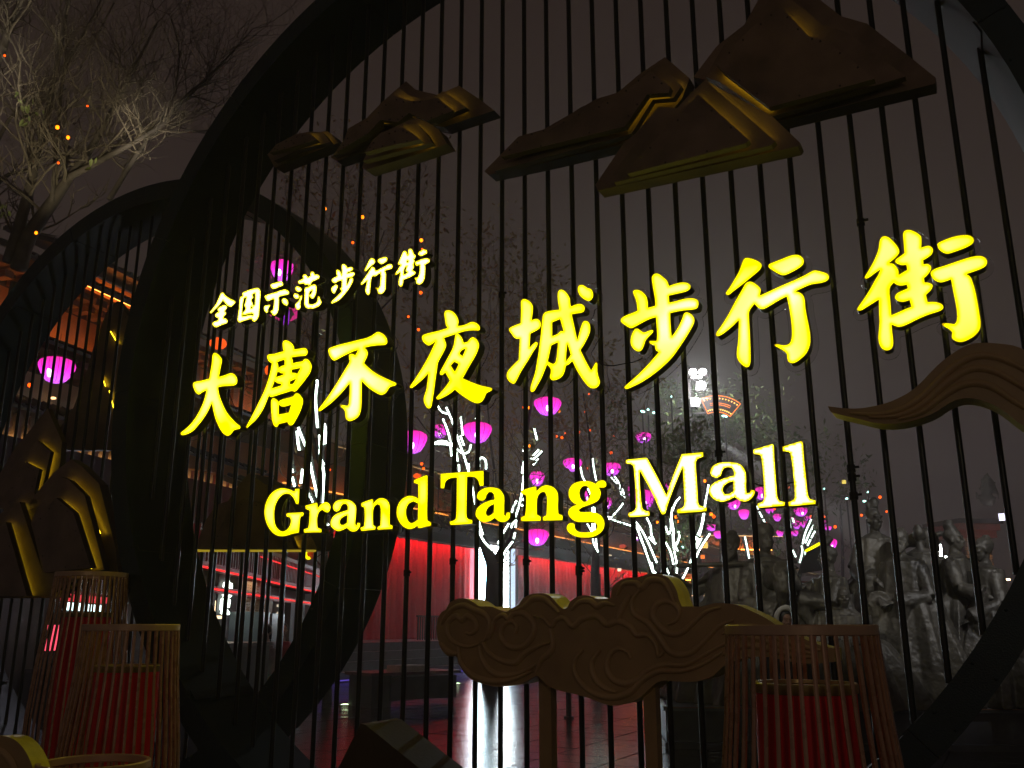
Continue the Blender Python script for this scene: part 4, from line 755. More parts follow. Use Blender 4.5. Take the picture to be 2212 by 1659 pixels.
# ---- stage with red curtain
XS = -22.0
M_stage = mat('stage_stone', (0.13, 0.14, 0.15), rough=0.35, var=0.3, scale=2.5, bump=.3, bscale=10)
M_curt = mat('red_curtain', (0.50, 0.022, 0.035), rough=0.75, var=0.15, scale=1.5)
root = thing('stage', (XS+1.2, 30, 0), 'grey stone stage platform in front of the red curtain', 'stage')
MB().box((XS-1+1.6, 36, .54), (5.2, 56, 1.08)).build('platform', M_stage, root)
for k in range(3): MB().box((XS+3.4+.16+.32*k, 36, (1.08-.27*(k+1))/2), (.32, 56, 1.08-.27*(k+1))).build('step', M_stage, root)
MB().box((XS+4.45, 36, .06), (.03, 50, .03)).build('violet_strip', glow('violet_led', (.22, .12, 1.0), .5), root)
def curtain(y0, y1, label):
    r = thing('curtain_wall', (XS, (y0+y1)/2, 1.08), label, 'curtain', 'red curtains of the stage')
    n = int((y1-y0)/.055); rnd_ = random.Random(int(y0)); ph = 0; vs = []; w = []
    for i in range(n+1):
        y = y0+(y1-y0)*i/n; ph += .7+rnd_.uniform(-.15, .15); x = XS+.07*math.sin(ph)+.03*math.sin(ph*.37)
        vs += [(x, y, 1.1), (x*1.0, y, 5.15)]
    MB().add(vs, [(2*i, 2*i+2, 2*i+3, 2*i+1) for i in range(n)]).build('curtain', M_curt, r, smooth=True)
    MB().box((XS+.55, (y0+y1)/2, 5.28), (.06, (y1-y0)*.96, .05)).build('light_bar', glow('red_wash_%d' % y0, (1.0, .05, .07), 48), r)
    MB().box((XS+.68, (y0+y1)/2, 5.36), (.06, (y1-y0), .46)).build('pelmet', M_darkw, r)
    return r
ya, yb, yc, yd = at_x(700, 1300, XS).y, at_x(1022, 1300, XS).y, at_x(1113, 1300, XS).y, at_x(1420, 1300, XS).y
curtain(ya, yb, 'red pleated curtain left of the white screen'); curtain(yc, min(yd, 75), 'red pleated curtain right of the white screen')
sc_ = thing('led_screen', (XS+.2, (yb+yc)/2, 1.1), 'tall glaring white screen between the red curtains', 'screen')
MB().box((XS+.15, (yb+yc)/2, 3.55), (.12, yc-yb-.15, 3.9)).build('screen_frame', M_darkw, sc_)
def screen_mat():
    m = bpy.data.materials.new('screen_picture'); m.use_nodes = True; t = m.node_tree; t.nodes.clear()
    g = t.nodes.new('ShaderNodeNewGeometry'); n = t.nodes.new('ShaderNodeTexNoise'); n.inputs['Scale'].default_value = .55; n.inputs['Detail'].default_value = 3
    r = t.nodes.new('ShaderNodeValToRGB'); r.color_ramp.elements[0].position = .36; r.color_ramp.elements[0].color = (.25, .62, .80, 1); r.color_ramp.elements[1].position = .5; r.color_ramp.elements[1].color = (.85, .96, 1, 1)
    e = t.nodes.new('ShaderNodeEmission'); e.inputs[1].default_value = 20; o = t.nodes.new('ShaderNodeOutputMaterial')
    t.links.new(g.outputs['Position'], n.inputs['Vector']); t.links.new(n.outputs['Fac'], r.inputs[0]); t.links.new(r.outputs[0], e.inputs[0]); t.links.new(e.outputs[0], o.inputs[0]); return m
ys0, ys1 = at_x(1024, 1250, XS+.22).y, at_x(1098, 1250, XS+.22).y
MB().box((XS+.23, (ys0+ys1)/2, 3.75), (.03, ys1-ys0, 3.3)).build('lit_picture', screen_mat(), sc_)
ys2, ys3 = at_x(1104, 1250, XS+.22).y, at_x(1112, 1250, XS+.22).y
MB().box((XS+.23, (ys2+ys3)/2, 3.6), (.03, ys3-ys2, 3.6)).build('side_light', glow('side_light', (.6, .75, 1), 1.3), sc_)
# eave over the curtain, tan edge line, orange soffit
rf = thing('street_arcade_roof', (XS-1, 45, 5.3), 'dark tiled arcade roof with a lit tan eave line above the red curtains', 'roof')
mb = MB(); vs = [(x, y, z) for y in (ya-3, 120) for (x, z) in ((XS+1.2, 5.40), (XS+1.2, 5.62), (XS-2.5, 6.9), (XS-2.5, 6.7))]
mb.add(vs, [(0, 1, 2, 3), (7, 6, 5, 4), (0, 4, 5, 1), (1, 5, 6, 2), (2, 6, 7, 3), (3, 7, 4, 0)]); fixn(mb.build('roof_slope', M_tile, rf))
t0 = MB().tube([(XS+1.25, ya-2.8, 5.64), (XS-2.4, ya-2.8, 6.94)], .07, n=6).build('tile_ridge', M_tile, rf)
for k in range(1, 180):
    c = t0.copy(); COL.objects.link(c); c.parent = rf; c.location = (0, .55*k, 0)
MB().box((XS-2.6, 70, 7.6), (.3, 110, 1.4)).build('upper_wall', M_orange, rf)
MB().box((XS-2.2, 72, 6.98), (.08, 100, .05)).build('light_strip', glow('soffit_org', (1, .32, .05), 2.0), rf)
MB().box((XS-1.2, 72, 8.3), (3.2, 108, .14)).build('upper_eave', M_tile, rf)
MB().box((XS+.42, 72, 8.32), (.10, 108, .12)).build('eave_line', M_crm, rf)
MB().box((XS+.30, 72, 8.18), (.04, 100, .03)).build('light_strip', glow('eave_glow', (1, .6, .25), .5), rf)
# railing on the stage
rl = thing('railing', (XS+2.2, 27, 1.08), 'low baluster railing on the stage before the red curtain', 'railing')
y0, y1 = at_x(900, 1360, XS+2.2).y, at_x(1010, 1360, XS+2.2).y
MB().box((XS+2.2, (y0+y1)/2, 1.98), (.07, y1-y0, .06)).build('handrail', M_darkw, rl)
b0 = MB().box((XS+2.2, y0+.1, 1.53), (.04, .05, .86)).build('baluster', M_darkw, rl); k = 1
while y0+.1+k*.16 < y1: c = b0.copy(); COL.objects.link(c); c.parent = rl; c.location = (0, k*.16, 0); k += 1

# ---- far lit halls closing the street
def far_hall(px0, px1, d, ztop, label, warm=True):
    pl = Plane(px0, d, px1, d*1.02); r = thing('palace_hall', tuple(pl.P(2, 0, 0)), label, 'building', 'lit halls at the end of the street')
    a, b = pl.U(px0), pl.U(px1)
    k = ztop/13.
    pl.box(MB(), a, b, -6, 0, 0, 5.2*k).build('lower_wall', M_brk, r)
    n = max(3, int((b-a)/3.2)); wd = (b-a)/n
    for i in range(n):
        wmb = MB(); pl.box(wmb, a+wd*i+wd*.2, a+wd*i+wd*.8, 0, .06, 1.0*k, 3.6*k); wmb.build('shop_window', glow('win%d' % (i % 3), ((1, .5, .2), (1, .62, .3), (.9, .35, .15))[i % 3], (.7, .45, .3)[i % 3]) if 'win%d' % (i % 3) not in bpy.data.materials else bpy.data.materials['win%d' % (i % 3)], r)
    for (z, out, h) in ((5.2*k, 2.2, 1.2*k), (8.6*k, 1.8, 1.3*k), (11.6*k, 1.4, 2.2*k)):
        mb = MB(); vs = [pl.P(u_, o, zz) for u_ in (a-1.5, b+1.5) for (o, zz) in ((out, z), (-1.5, z+h), (-1.5, z+h-.3), (out, z-.22))]
        mb.add(vs, [(0, 1, 2, 3), (7, 6, 5, 4), (0, 4, 5, 1), (3, 2, 6, 7), (0, 3, 7, 4), (1, 5, 6, 2)]); fixn(mb.build('roof_slope', M_tile, r))
        pl.box(MB(), a-1.5, b+1.5, out, out+.12, z-.30, z-.05).build('eave_line', M_crm, r)
        pl.box(MB(), a-1, b+1, out-.35, out-.25, z-.34, z-.28).build('light_strip', G_wrm, r)
    for (z, h) in ((6.4*k, 2.2*k), (9.9*k, 1.7*k)):
        pl.box(MB(), a+1, b-1, -4, -1.4, z-.2, z+h).build('orange_wall', M_orange, r)
        pl.box(MB(), a+1, b-1, -.9, -.75, z+.0, z+.10).build('light_strip', glow('far_uplight', (1, .34, .05), 22) if 'far_uplight' not in bpy.data.materials else bpy.data.materials['far_uplight'], r)
    return r
far_hall(1300, 1500, 96, 12.4, 'far orange lit hall between the letter g and the capital M')
far_hall(1470, 1700, 125, 15.5, 'farthest orange lit hall behind the heads of the left statues')
# market stall: red post, pale side panels, lamp boxes, yellow roof edge tube
r = thing('market_stall', tuple(on_ground(1745, 30)), 'small red stall with pale panels and a yellow roof tube behind the statues', 'stall')
st = Plane(1722, 30, 1790, 30.6)
st.bx(MB(), 1722, 1730, -.3, 0, 0, st.z(1725, 1240)).build('red_post', M_redp, r); st.bx(MB(), 1728, 1757, -.2, 0, st.z(1740, 1288), st.z(1740, 1255)).build('red_board', M_redp, r)
st.bx(MB(), 1738, 1776, -.1, -.02, 0, st.z(1750, 1289)).build('pale_panel', mat('pale_panel', (.62, .58, .68), rough=.6), r)
st.bx(MB(), 1722, 1728, .0, .05, st.z(1725, 1308), st.z(1725, 1290)).build('lamp_box', G_lampw, r); st.bx(MB(), 1732, 1737, .0, .05, st.z(1735, 1310), st.z(1735, 1289)).build('lamp_box', glow('lampy', (1, .95, .6), 3), r)
MB().tube([at_d(1740, 1191, 29.5), at_d(1771, 1174, 29.5)], 3.0*upx(29.5), n=8).build('roof_tube', glow('yellow_tube', (1, .9, 0), 2.2), r)
MB().tube([at_d(1684, 1220, 29.5), at_d(1692, 1217, 29.5)], 2.4*upx(29.5), n=8).build('roof_tube', bpy.data.materials['yellow_tube'], r)
MB().add([at_d(1722, 1240, 29.2), at_d(1742, 1192, 29.2), at_d(1776, 1178, 29.2), at_d(1790, 1230, 29.2), at_d(1722, 1240, 31.5), at_d(1742, 1192, 31.5), at_d(1776, 1178, 31.5), at_d(1790, 1230, 31.5)], [(0, 1, 2, 3), (4, 7, 6, 5), (0, 4, 5, 1), (1, 5, 6, 2), (2, 6, 7, 3), (3, 7, 4, 0)]).build('roof', M_tile, r)

# ---- brick pedestal tower with sculpture in the haze
M_brick = mat('warm_brick', (0.42, 0.26, 0.16), rough=.8, var=.3, scale=.8); M_redc = mat('red_cornice', (0.40, 0.10, 0.08), rough=.7, var=.2)
tw = Plane(2092, 62, 2172, 62.6); r = thing('pedestal_tower', tuple(tw.P(1, 0, 0)), 'hazy brick pedestal tower lit from below at the far right', 'tower')
a, b = tw.U(2098), tw.U(2170)
tw.box(MB(), a+.2, b-.2, -2.5, 0, 0, tw.z(2130, 1160)).build('brick_shaft', M_darkw, r)
z0, z1 = 1.0, tw.z(2130, 1162); nr = 15; nc = 9; hb = (z1-3.2)/nr; wb = (b-a-.5)/nc
bme = None
for j in range(nr):
    for i in range(nc):
        off = (wb/2 if j % 2 else 0)
        if bme is None:
            mb = MB(); tw.box(mb, a+.25, a+.25+wb*.9, 0, .08, 3.2, 3.2+hb*.86); bme = mb.build('brick', M_brick, r); continue
        if i == nc-1 and off: continue
        c = bme.copy(); COL.objects.link(c); c.parent = r; c.location = tw.u*(wb*i+off)+Vector((0, 0, hb*j))
for (zz, o, h, m_) in ((tw.z(2130, 1162), .25, .5, M_redc), (tw.z(2130, 1147), .5, .45, M_redc), (tw.z(2130, 1133), .7, .3, M_darkw)):
    tw.box(MB(), a-o*.6, b+o*.6, -2.5-o, o, zz, zz+h).build('cornice', m_, r)
tw.box(MB(), a, b, .9, 1.1, tw.z(2130, 1245)-.3, tw.z(2130, 1245)-.2).build('light_strip', glow('tower_strip', (1, .6, .3), 14), r)
G_cool = glow('cool_lamp', (.75, 1.0, .95), 14)
p = at_d(2164, 1117, 61); MB().box(p, (.35, .2, .45)).build('lamp', glow('lilac_lamp', (.8, .78, 1), 3), r)

# ---- corrugated hoarding, crates and lit kiosk at lower left
cw = Plane(-60, 13, 175, 17); r = thing('corrugated_fence', tuple(cw.P(2, 0, 0)), 'lilac grey corrugated hoarding behind the left ring', 'fence')
M_corr = mat('corrugated_sheet', (.50, .47, .56), rough=.5, var=.12, scale=1)
ua, ub = cw.U(-60), cw.U(168); n = int((ub-ua)/.035); vs = []
for i in range(n+1):
    o = .02 if i % 4 < 2 else -.01; vs += [cw.P(ua+(ub-ua)*i/n, o, 0.35), cw.P(ua+(ub-ua)*i/n, o, 2.6)]
MB().add(vs, [(2*i, 2*i+2, 2*i+3, 2*i+1) for i in range(n)]).build('corrugated_sheet', M_corr, r)
cw.box(MB(), ua, ub, -.1, -.02, 0, .36).build('kerb_base', M_stage, r)
for (x0, x1, zt, lb) in ((-10, 32, .95, 'left one of two dark crates before the hoarding'), (52, 100, 1.0, 'right one of two dark crates before the hoarding')):
    t_ = thing('crate', tuple(cw.P(cw.U((x0+x1)/2), .5, 0)), lb, 'crate', 'dark crates before the hoarding')
    cw.bx(MB(), x0, x1, .25, .8, 0, zt).build('body', M_shopdark, t_); cw.bx(MB(), x0-2, x1+2, .2, .85, zt, zt+.06).build('lid', M_darkw, t_)
    cw.bx(MB(), (x0+x1)/2-8, (x0+x1)/2+8, .8, .83, zt-.2, zt-.1).build('plate', M_corr, t_)
r = thing('lit_kiosk', tuple(on_ground(190, 13)), 'lit white and red kiosk glimpsed through the tallest lantern', 'kiosk')
kk = Plane(140, 12.6, 235, 14.5)
kk.bx(MB(), 150, 232, -.12, -.06, 0, kk.z(190, 1320)).build('counter', M_shopdark, r)
kk.bx(MB(), 140, 176, -.1, 0, kk.z(160, 1318), kk.z(160, 1302)).build('white_light', glow('kiosk_white', (.75, 1, 1), 3), r)
kk.bx(MB(), 180, 218, -.1, 0, kk.z(200, 1320), kk.z(200, 1306)).build('white_light', bpy.data.materials['kiosk_white'], r)
kk.bx(MB(), 140, 222, -.1, .02, kk.z(180, 1300), kk.z(180, 1286)).build('red_light', glow('kiosk_red', (1, .06, .08), .8), r)
kk.bx(MB(), 110, 124, -.04, .02, kk.z(117, 1405), kk.z(117, 1350)).build('red_light', glow('kiosk_pink', (1, .08, .14), 1.6), r)
kk.bx(MB(), 138, 232, -.15, .1, kk.z(190, 1282), kk.z(190, 1276)).build('roof', M_tile, r)
MB().box(at_z(60, 1487)+Vector((0, 0, .02)), (3.5, .05, .03), rz=.9).build('violet_kerb_light', glow('kerb_violet', (.3, .2, 1), 1.2), r)
MB().box(on_ground(40, 11)+Vector((0, 0, 2.9)), (.5, .12, .12), rz=.6)

# ---- benches, bollard, ground lights
M_bench = mat('bench_stone', (.07, .07, .08), rough=.4, var=.3, scale=4)
bp_ = Plane(806, 19.5, 1000, 21.0); t_ = thing('bench', tuple(bp_.P(1, 0, 0)), 'long dark stone bench with a pale cushion on the wet plaza', 'bench')
bp_.bx(MB(), 808, 850, -.9, 0, 0, .62).build('end_block', M_bench, t_); bp_.bx(MB(), 846, 985, -.7, .05, .12, .58).build('seat_block', M_bench, t_)
bp_.bx(MB(), 800, 990, -.95, .12, .62, .68).build('seat_slab', mat('bench_top', (.16, .10, .11), rough=.3), t_); bp_.bx(MB(), 872, 935, -.6, -.1, .68, .80).build('cushion', mat('cushion', (.5, .46, .42), rough=.7), t_)
t_ = thing('planter_box', tuple(on_ground(520, 12.5)), 'dark grey block planter at the left foot of the ring behind the bars', 'planter')
pb = Plane(470, 12, 600, 14); pb.bx(MB(), 495, 585, -.8, 0, 0, pb.z(560, 1395)).build('body', M_bench, t_); pb.bx(MB(), 492, 588, -.85, .05, pb.z(560, 1395), pb.z(560, 1395)+.05).build('cap', M_stage, t_)
t_ = thing('bollard', tuple(on_ground(1226, 17.5)), 'thin dark bollard on the plaza below the cloud', 'bollard')
g = on_ground(1226, 17.5); MB().lathe(g, [(.05, 0), (.05, .5), (.07, .52), (.07, .6), (.03, .63)], n=16).build('post', M_darkw, t_, smooth=40); MB().lathe(g, [(.09, .0), (.09, .03)], n=16).build('foot', M_darkw, t_)
G_spot = glow('ground_spot', (.75, 1, .55), 5)
for (px, py, lb) in ((746, 1523, 'recessed ground light left of the bench'), (987, 1477, 'recessed ground light beside the right end of the bench')):
    g = at_z(px, py); t_ = thing('ground_light', tuple(g), lb, 'ground light', 'recessed plaza lights')
    MB().lathe(g, [(.13, .0), (.13, .012), (.10, .014)], n=20, closed=False).build('bezel', M_bench, t_); MB().lathe(g, [(.10, .012), (.06, .02), (.002, .021)], n=20, closed=False).build('lens', G_spot, t_)

# ---- floodlight mast with orange fan sign
mast_d = 58
g = on_ground(1515, mast_d); r = thing('floodlight_mast', tuple(g), 'tall mast with glaring white floodlights above the capital M', 'floodlight mast')
zt = at_d(1508, 790, mast_d).z
MB().tube([g, g+Vector((0, 0, zt*.5)), g+Vector((0, 0, zt))], [.28, .2, .12], n=12).build('pole', M_darkw, r, smooth=40)
G_flood = glow('floodlight', (.92, 1.0, 1.0), 45)
for (px, py, w, h) in ((1497, 803, 15, 13), (1518, 803, 15, 13), (1515, 832, 18, 17), (1502, 868, 17, 18), (1526, 868, 13, 13), (1505, 815, 22, 4)):
    p = at_d(px, py, mast_d-1.0); s_ = upx(mast_d); h_ = MB().box(p+_FH*.35, (w*s_*1.25, .5, h*s_*1.25), rz=TH).build('housing', M_darkw, r)
    MB().ball(p, (w*s_*.58, .12, h*s_*.58), n=20, m=10, R=Matrix.Rotation(TH, 3, 'Z')).build('lens', G_flood, h_, smooth=True)
MB().box(at_d(1508, 812, mast_d-.4), (1.3, .1, .1), rz=TH).build('crossarm', M_darkw, r); MB().box(at_d(1514, 866, mast_d-.4), (1.3, .1, .1), rz=TH).build('crossarm', M_darkw, r)
def spot(px, py, d, tpx, tpy, td, e, ang, col=(.85, .95, 1), nm='floodlight_beam'):
    l = bpy.data.lights.new(nm, 'SPOT'); l.energy = e; l.spot_size = math.radians(ang); l.spot_blend = .6; l.color = col; l.shadow_soft_size = .15
    o = bpy.data.objects.new(nm, l); COL.objects.link(o); o.location = at_d(px, py, d); t = at_d(tpx, tpy, td)-o.location
    o.rotation_euler = t.to_track_quat('-Z', 'Y').to_euler(); tag(o, kind='structure'); return o
# fan sign
ds = 56; t_ = thing('fan_sign', tuple(at_d(1560, 875, ds)), 'orange lit fan shaped sign beside the floodlights', 'sign')
G_fan = glow('fan_orange', (1, .22, .02), 2.4); G_fan2 = glow('fan_bulb', (1, .5, .08), 4)
fc = (1548, 935)
def fan(rad, a): return at_d(fc[0]+rad*math.sin(a), fc[1]-rad*math.cos(a)*.98, ds)
for rad in (82, 46): MB().tube([fan(rad, -.42+1.1*i/14) for i in range(15)], 1.0*upx(ds), n=6).build('fan_edge', G_fan, t_)
for a in (-.42, .68): MB().tube([fan(46, a), fan(82, a)], 1.0*upx(ds), n=6).build('fan_edge', G_fan, t_)
for i in range(12):
    a = -.36+.98*i/11
    for rad in (76, 52): MB().ball(fan(rad, a), 1.6*upx(ds), n=8, m=6).build('bulb', G_fan2, t_)
for rad in (62, 66): MB().tube([fan(rad, -.22+.7*i/10) for i in range(11)], .8*upx(ds), n=6).build('script_line', G_fan, t_)
bp = [fan(44, -.45+1.16*i/12)+_FH*.1 for i in range(13)]+[fan(84, .71-1.16*i/12)+_FH*.1 for i in range(13)]
MB().slab(bp, _FH*.15).build('fan_board', M_darkw, t_)
MB().tube([at_d(1553, 893, ds), g+Vector((0, 0, at_d(1515, 893, mast_d).z))], .06, n=6).build('bracket_arm', M_darkw, t_)
G_tl = glow('teal_lamp', (.45, 1, .85), 5)
for i, (px, py, w, d) in enumerate(((1388, 889, 12, 50), (1400, 885, 6, 50), (1414, 892, 11, 50), (1565, 899, 14, 55), (1439, 1188, 0, 60), (1452, 1181, 14, 60), (1846, 1059, 5, 55), (1829, 1077, 5, 55), (1868, 1083, 9, 55), (1450, 857, 3, 50), (1474, 1182, 7, 60), (1496, 1186, 7, 60), (1780, 1056, 3, 50), (1874, 1063, 3, 50))):
    if not w: continue
    p = at_d(px, py, d); t_ = thing('arc_lamp', tuple(p), {1388: 'left end of the teal lamp arc above the letter M', 1400: 'middle of the teal lamp arc above the letter M', 1414: 'right end of the teal lamp arc above the letter M', 1565: 'cool lamp right under the orange fan sign', 1452: 'cool white lamp inside the rope lit tree left of the statues', 1846: 'cool lamp highest above the tallest statue', 1829: 'cool lamp left above the tallest statue', 1868: 'cool lamp right above the tallest statue', 1450: 'tiny pale lamp left of the floodlights', 1474: 'left of two cool lamps before the bearded statue', 1496: 'right of two cool lamps before the bearded statue', 1780: 'tiny pale lamp right of the last letter l', 1874: 'tiny pale lamp at the right over the tallest statue'}[px], 'lamp', 'small cool lamps among the far trees')
    MB().ball(p, (w*.5*upx(d), .12, 2.4*upx(d)), n=10, m=6, R=Matrix.Rotation(TH, 3, 'Z') @ Matrix.Rotation(.25, 3, 'Y')).build('lens', G_tl, t_, smooth=True)
    MB().tube([p+Vector((0, 0, .05)), Vector((p.x, p.y, 0))], .05, n=6).build('pole', M_darkw, t_)
# lamp cluster between the statues
for (px, py, w, h) in ((1983-0, 1182, 0, 0), (2024, 1183, 19, 13), (2028, 1196, 12, 12), (2040, 1205, 12, 6)):
    if not w: continue
    d = 40; p = at_d(px, py, d); t_ = thing('low_floodlight', tuple(p), {1183: 'topmost', 1196: 'middle', 1205: 'lowest'}[py]+' glaring white floodlight between the statue heads', 'floodlight', 'low floodlights behind the statues')
    MB().box(p+_FH*.2, (w*upx(d)*1.1, .3, h*upx(d)*1.1), rz=TH).build('housing', M_darkw, t_); MB().box(p, (w*upx(d), .06, h*upx(d)), rz=TH).build('lens', G_flood, t_)
    MB().tube([p+_FH*.2, Vector((p.x, p.y, 0))+_FH*.2], .05, n=8).build('pole', M_darkw, t_)

# street lamp behind the viewer that gives the foreground its dim front light
lp = thing('street_lamp', (3.4, -12.0, 0), 'street lamp behind the viewer beside the plaza', 'street lamp')
MB().tube([(3.4, -12, 0), (3.4, -12, 5.2)], [.09, .055], n=12).build('pole', M_darkw, lp, smooth=True); MB().lathe((3.4, -12, 5.2), [(.05, 0), (.22, .05), (.26, .3), (.05, .42)], n=16).build('lamp_shade', glow('street_lamp_glass', (1, .74, .55), 1.5), lp, smooth=True)
l = bpy.data.lights.new('street_lamp_light', 'POINT'); l.energy = 150; l.color = (1, .80, .62); l.shadow_soft_size = .25; o = bpy.data.objects.new('street_lamp_light', l); COL.objects.link(o); o.location = (3.4, -12, 4.9); tag(o, kind='structure')
l = bpy.data.lights.new('floodlight_glow', 'POINT'); l.energy = 1900; l.color = (.85, .96, 1); l.shadow_soft_size = .5; o = bpy.data.objects.new('floodlight_glow', l); COL.objects.link(o); o.location = at_d(1510, 840, mast_d-2.2); tag(o, kind='structure')
l = bpy.data.lights.new('fence_fill_light', 'POINT'); l.energy = 18; l.color = (.86, .84, 1); l.shadow_soft_size = .15; o = bpy.data.objects.new('fence_fill_light', l); COL.objects.link(o); o.location = at_d(120, 1230, 11.6); tag(o, kind='structure')  # added point light with no fitting, brightens the corrugated fence
# ================================================================= trees
M_bark = mat('bark', (0.11, 0.09, 0.075), rough=.85, var=.35, scale=6, bump=.5, bscale=30)
M_bark_d = mat('dark_wet_bark', (0.045, 0.040, 0.036), rough=.7, var=.35, scale=6, bump=.5, bscale=30)
M_twig = mat('twig_bark', (0.16, 0.13, 0.095), rough=.8, var=.3, scale=3)
def leafmat(name, c, c2):
    m, t, b = _nodes(name); oi = t.nodes.new('ShaderNodeNewGeometry'); mx = t.nodes.new('ShaderNodeMix'); mx.data_type = 'RGBA'
    mx.inputs[6].default_value = (*c, 1); mx.inputs[7].default_value = (*c2, 1); t.links.new(oi.outputs['Random Per Island'], mx.inputs[0]); t.links.new(mx.outputs[2], b.inputs['Base Color']); b.inputs['Roughness'].default_value = .6; return m
M_leaf_o = leafmat('autumn_leaf', (.42, .25, .10), (.30, .28, .10)); M_leaf_g = leafmat('green_leaf', (.08, .16, .05), (.24, .24, .08))
G_strip = glow('cool_rope_light', (.80, 1.0, .88), 8.0)
G_strip_far = glow('cool_rope_light_far', (.78, 1.0, .88), 4.0)
def twigs(mb, p, d, L, r, lev, rnd_, leaf=None, ldens=0, leafsize=.07):
    pts = [p.copy()]; q = p.copy(); dd = d.normalized(); n = 4
    for i in range(n):
        dd = (dd+Vector((rnd_.uniform(-1, 1), rnd_.uniform(-1, 1), rnd_.uniform(-.5, .9)))*.28).normalized(); q = q+dd*(L/n); pts.append(q.copy())
        if lev > 0:
            for _ in range(1 if rnd_.random() < .72 else 2):
                a = Vector((rnd_.uniform(-1, 1), rnd_.uniform(-1, 1), rnd_.uniform(-.3, .8))).normalized()
                twigs(mb, q, (dd*.8+a).normalized(), L*rnd_.uniform(.45, .7), r*.55, lev-1, rnd_, leaf, ldens, leafsize)
    mb.tube(pts, [r*(1-.7*i/n) for i in range(n+1)], n=3 if r < .012 else 5, cap=False)
    if leaf is not None and lev <= 1:
        for _ in range(ldens):
            c = pts[rnd_.randrange(1, n+1)]+Vector((rnd_.gauss(0, .12), rnd_.gauss(0, .12), rnd_.gauss(0, .12)))
            s = leafsize*rnd_.uniform(.6, 1.5); a = Vector((rnd_.gauss(0, 1), rnd_.gauss(0, 1), rnd_.gauss(0, 1))).normalized(); b = a.cross(Vector((rnd_.gauss(0, 1), rnd_.gauss(0, 1), 1))).normalized()
            leaf.add([c-a*s, c+b*s*.35, c+a*s, c-b*s*.35], [(0, 1, 2, 3)])
def tree(px, d, limbs, label, seed, trunk=None, crown=(), strips=(), leaf=None, ldens=3, twigm=None, barkm=None, gs=None, lev=2, tl=1.1, leafsize=.07, ntw=1.0, name='street_tree', srad=.025, trs=()):
    rnd_ = random.Random(seed); g = on_ground(px, d); root = thing(name, tuple(g), label, 'tree', 'trees of the plaza and the street')
    u = upx(d); barkm = barkm or M_bark_d
    if trunk:
        P = [at_d(x, y, d) for x, y, w in trunk]; P[-1] = Vector((P[-1].x, P[-1].y, -.05))
        MB().tube(P, [w*.5*u for x, y, w in trunk], n=14).build('trunk', barkm, root, smooth=True)
    tw = MB(); lf = MB() if leaf else None
    for L in limbs:
        dz = rnd_.uniform(-.6, .6)*min(1, d/20); m = len(L)
        P = smooth_line([at_d(x, y, d+dz*(i/(m-1))) for i, (x, y, w) in enumerate(L)], 3)
        R_ = np.interp(np.linspace(0, m-1, len(P)), range(m), [w*.5*u for x, y, w in L])
        MB().tube(P, list(R_), n=8).build('limb', barkm, root, smooth=True)
        for i in range(2, len(P)):
            for _ in range(int(2*ntw+rnd_.random())):
                a = Vector((rnd_.uniform(-1, 1), rnd_.uniform(-1, 1), rnd_.uniform(-.3, 1))).normalized(); t = (P[i]-P[i-1]).normalized()
                twigs(tw, P[i], t*.6+a, tl*rnd_.uniform(.6, 1.3), max(.0055, min(.024, R_[i]*.4)), lev, rnd_, lf, ldens, leafsize)
    for (cx, cy, rx, ry, n) in crown:
        for _ in range(n):
            a, q = rnd_.uniform(0, 6.28), math.sqrt(rnd_.random())
            p = at_d(cx+rx*q*math.cos(a), cy+ry*q*math.sin(a), d+rnd_.uniform(-1.5, 1.5))
            o = (p-at_d(cx, cy+ry*.9, d)).normalized()
            twigs(tw, p, o+Vector((0, 0, .3)), tl*rnd_.uniform(.6, 1.4), .012, lev, rnd_, lf, ldens, leafsize)
    if tw.f: tw.build('twigs', twigm or M_twig, root, kind='stuff')
    if lf and lf.f: lf.build('leaves', leaf, root, kind='stuff')
    for sline in strips:
        P = smooth_line([at_d(x, y, d-.8) for x, y in sline], 5)
        # rope light broken here and there by a branch passing in front
        MB().tube(P, srad, n=6).build('rope_light', gs or G_strip, root, smooth=True)
        MB().tube([p+_FH*.12 for p in P], srad*2.6, n=8).build('limb', barkm, root, smooth=True)
    return root
cv = lambda ox, oy, s: (lambda pts: [((ox+x/s)*.54, (oy+y/s)*.54) for x, y in pts])
k1, k2, k3, k4 = cv(1980, 1800, 4), cv(900, 1750, 1.58), cv(2096, 1350, 1.4707), cv(1240, 1300, 4)
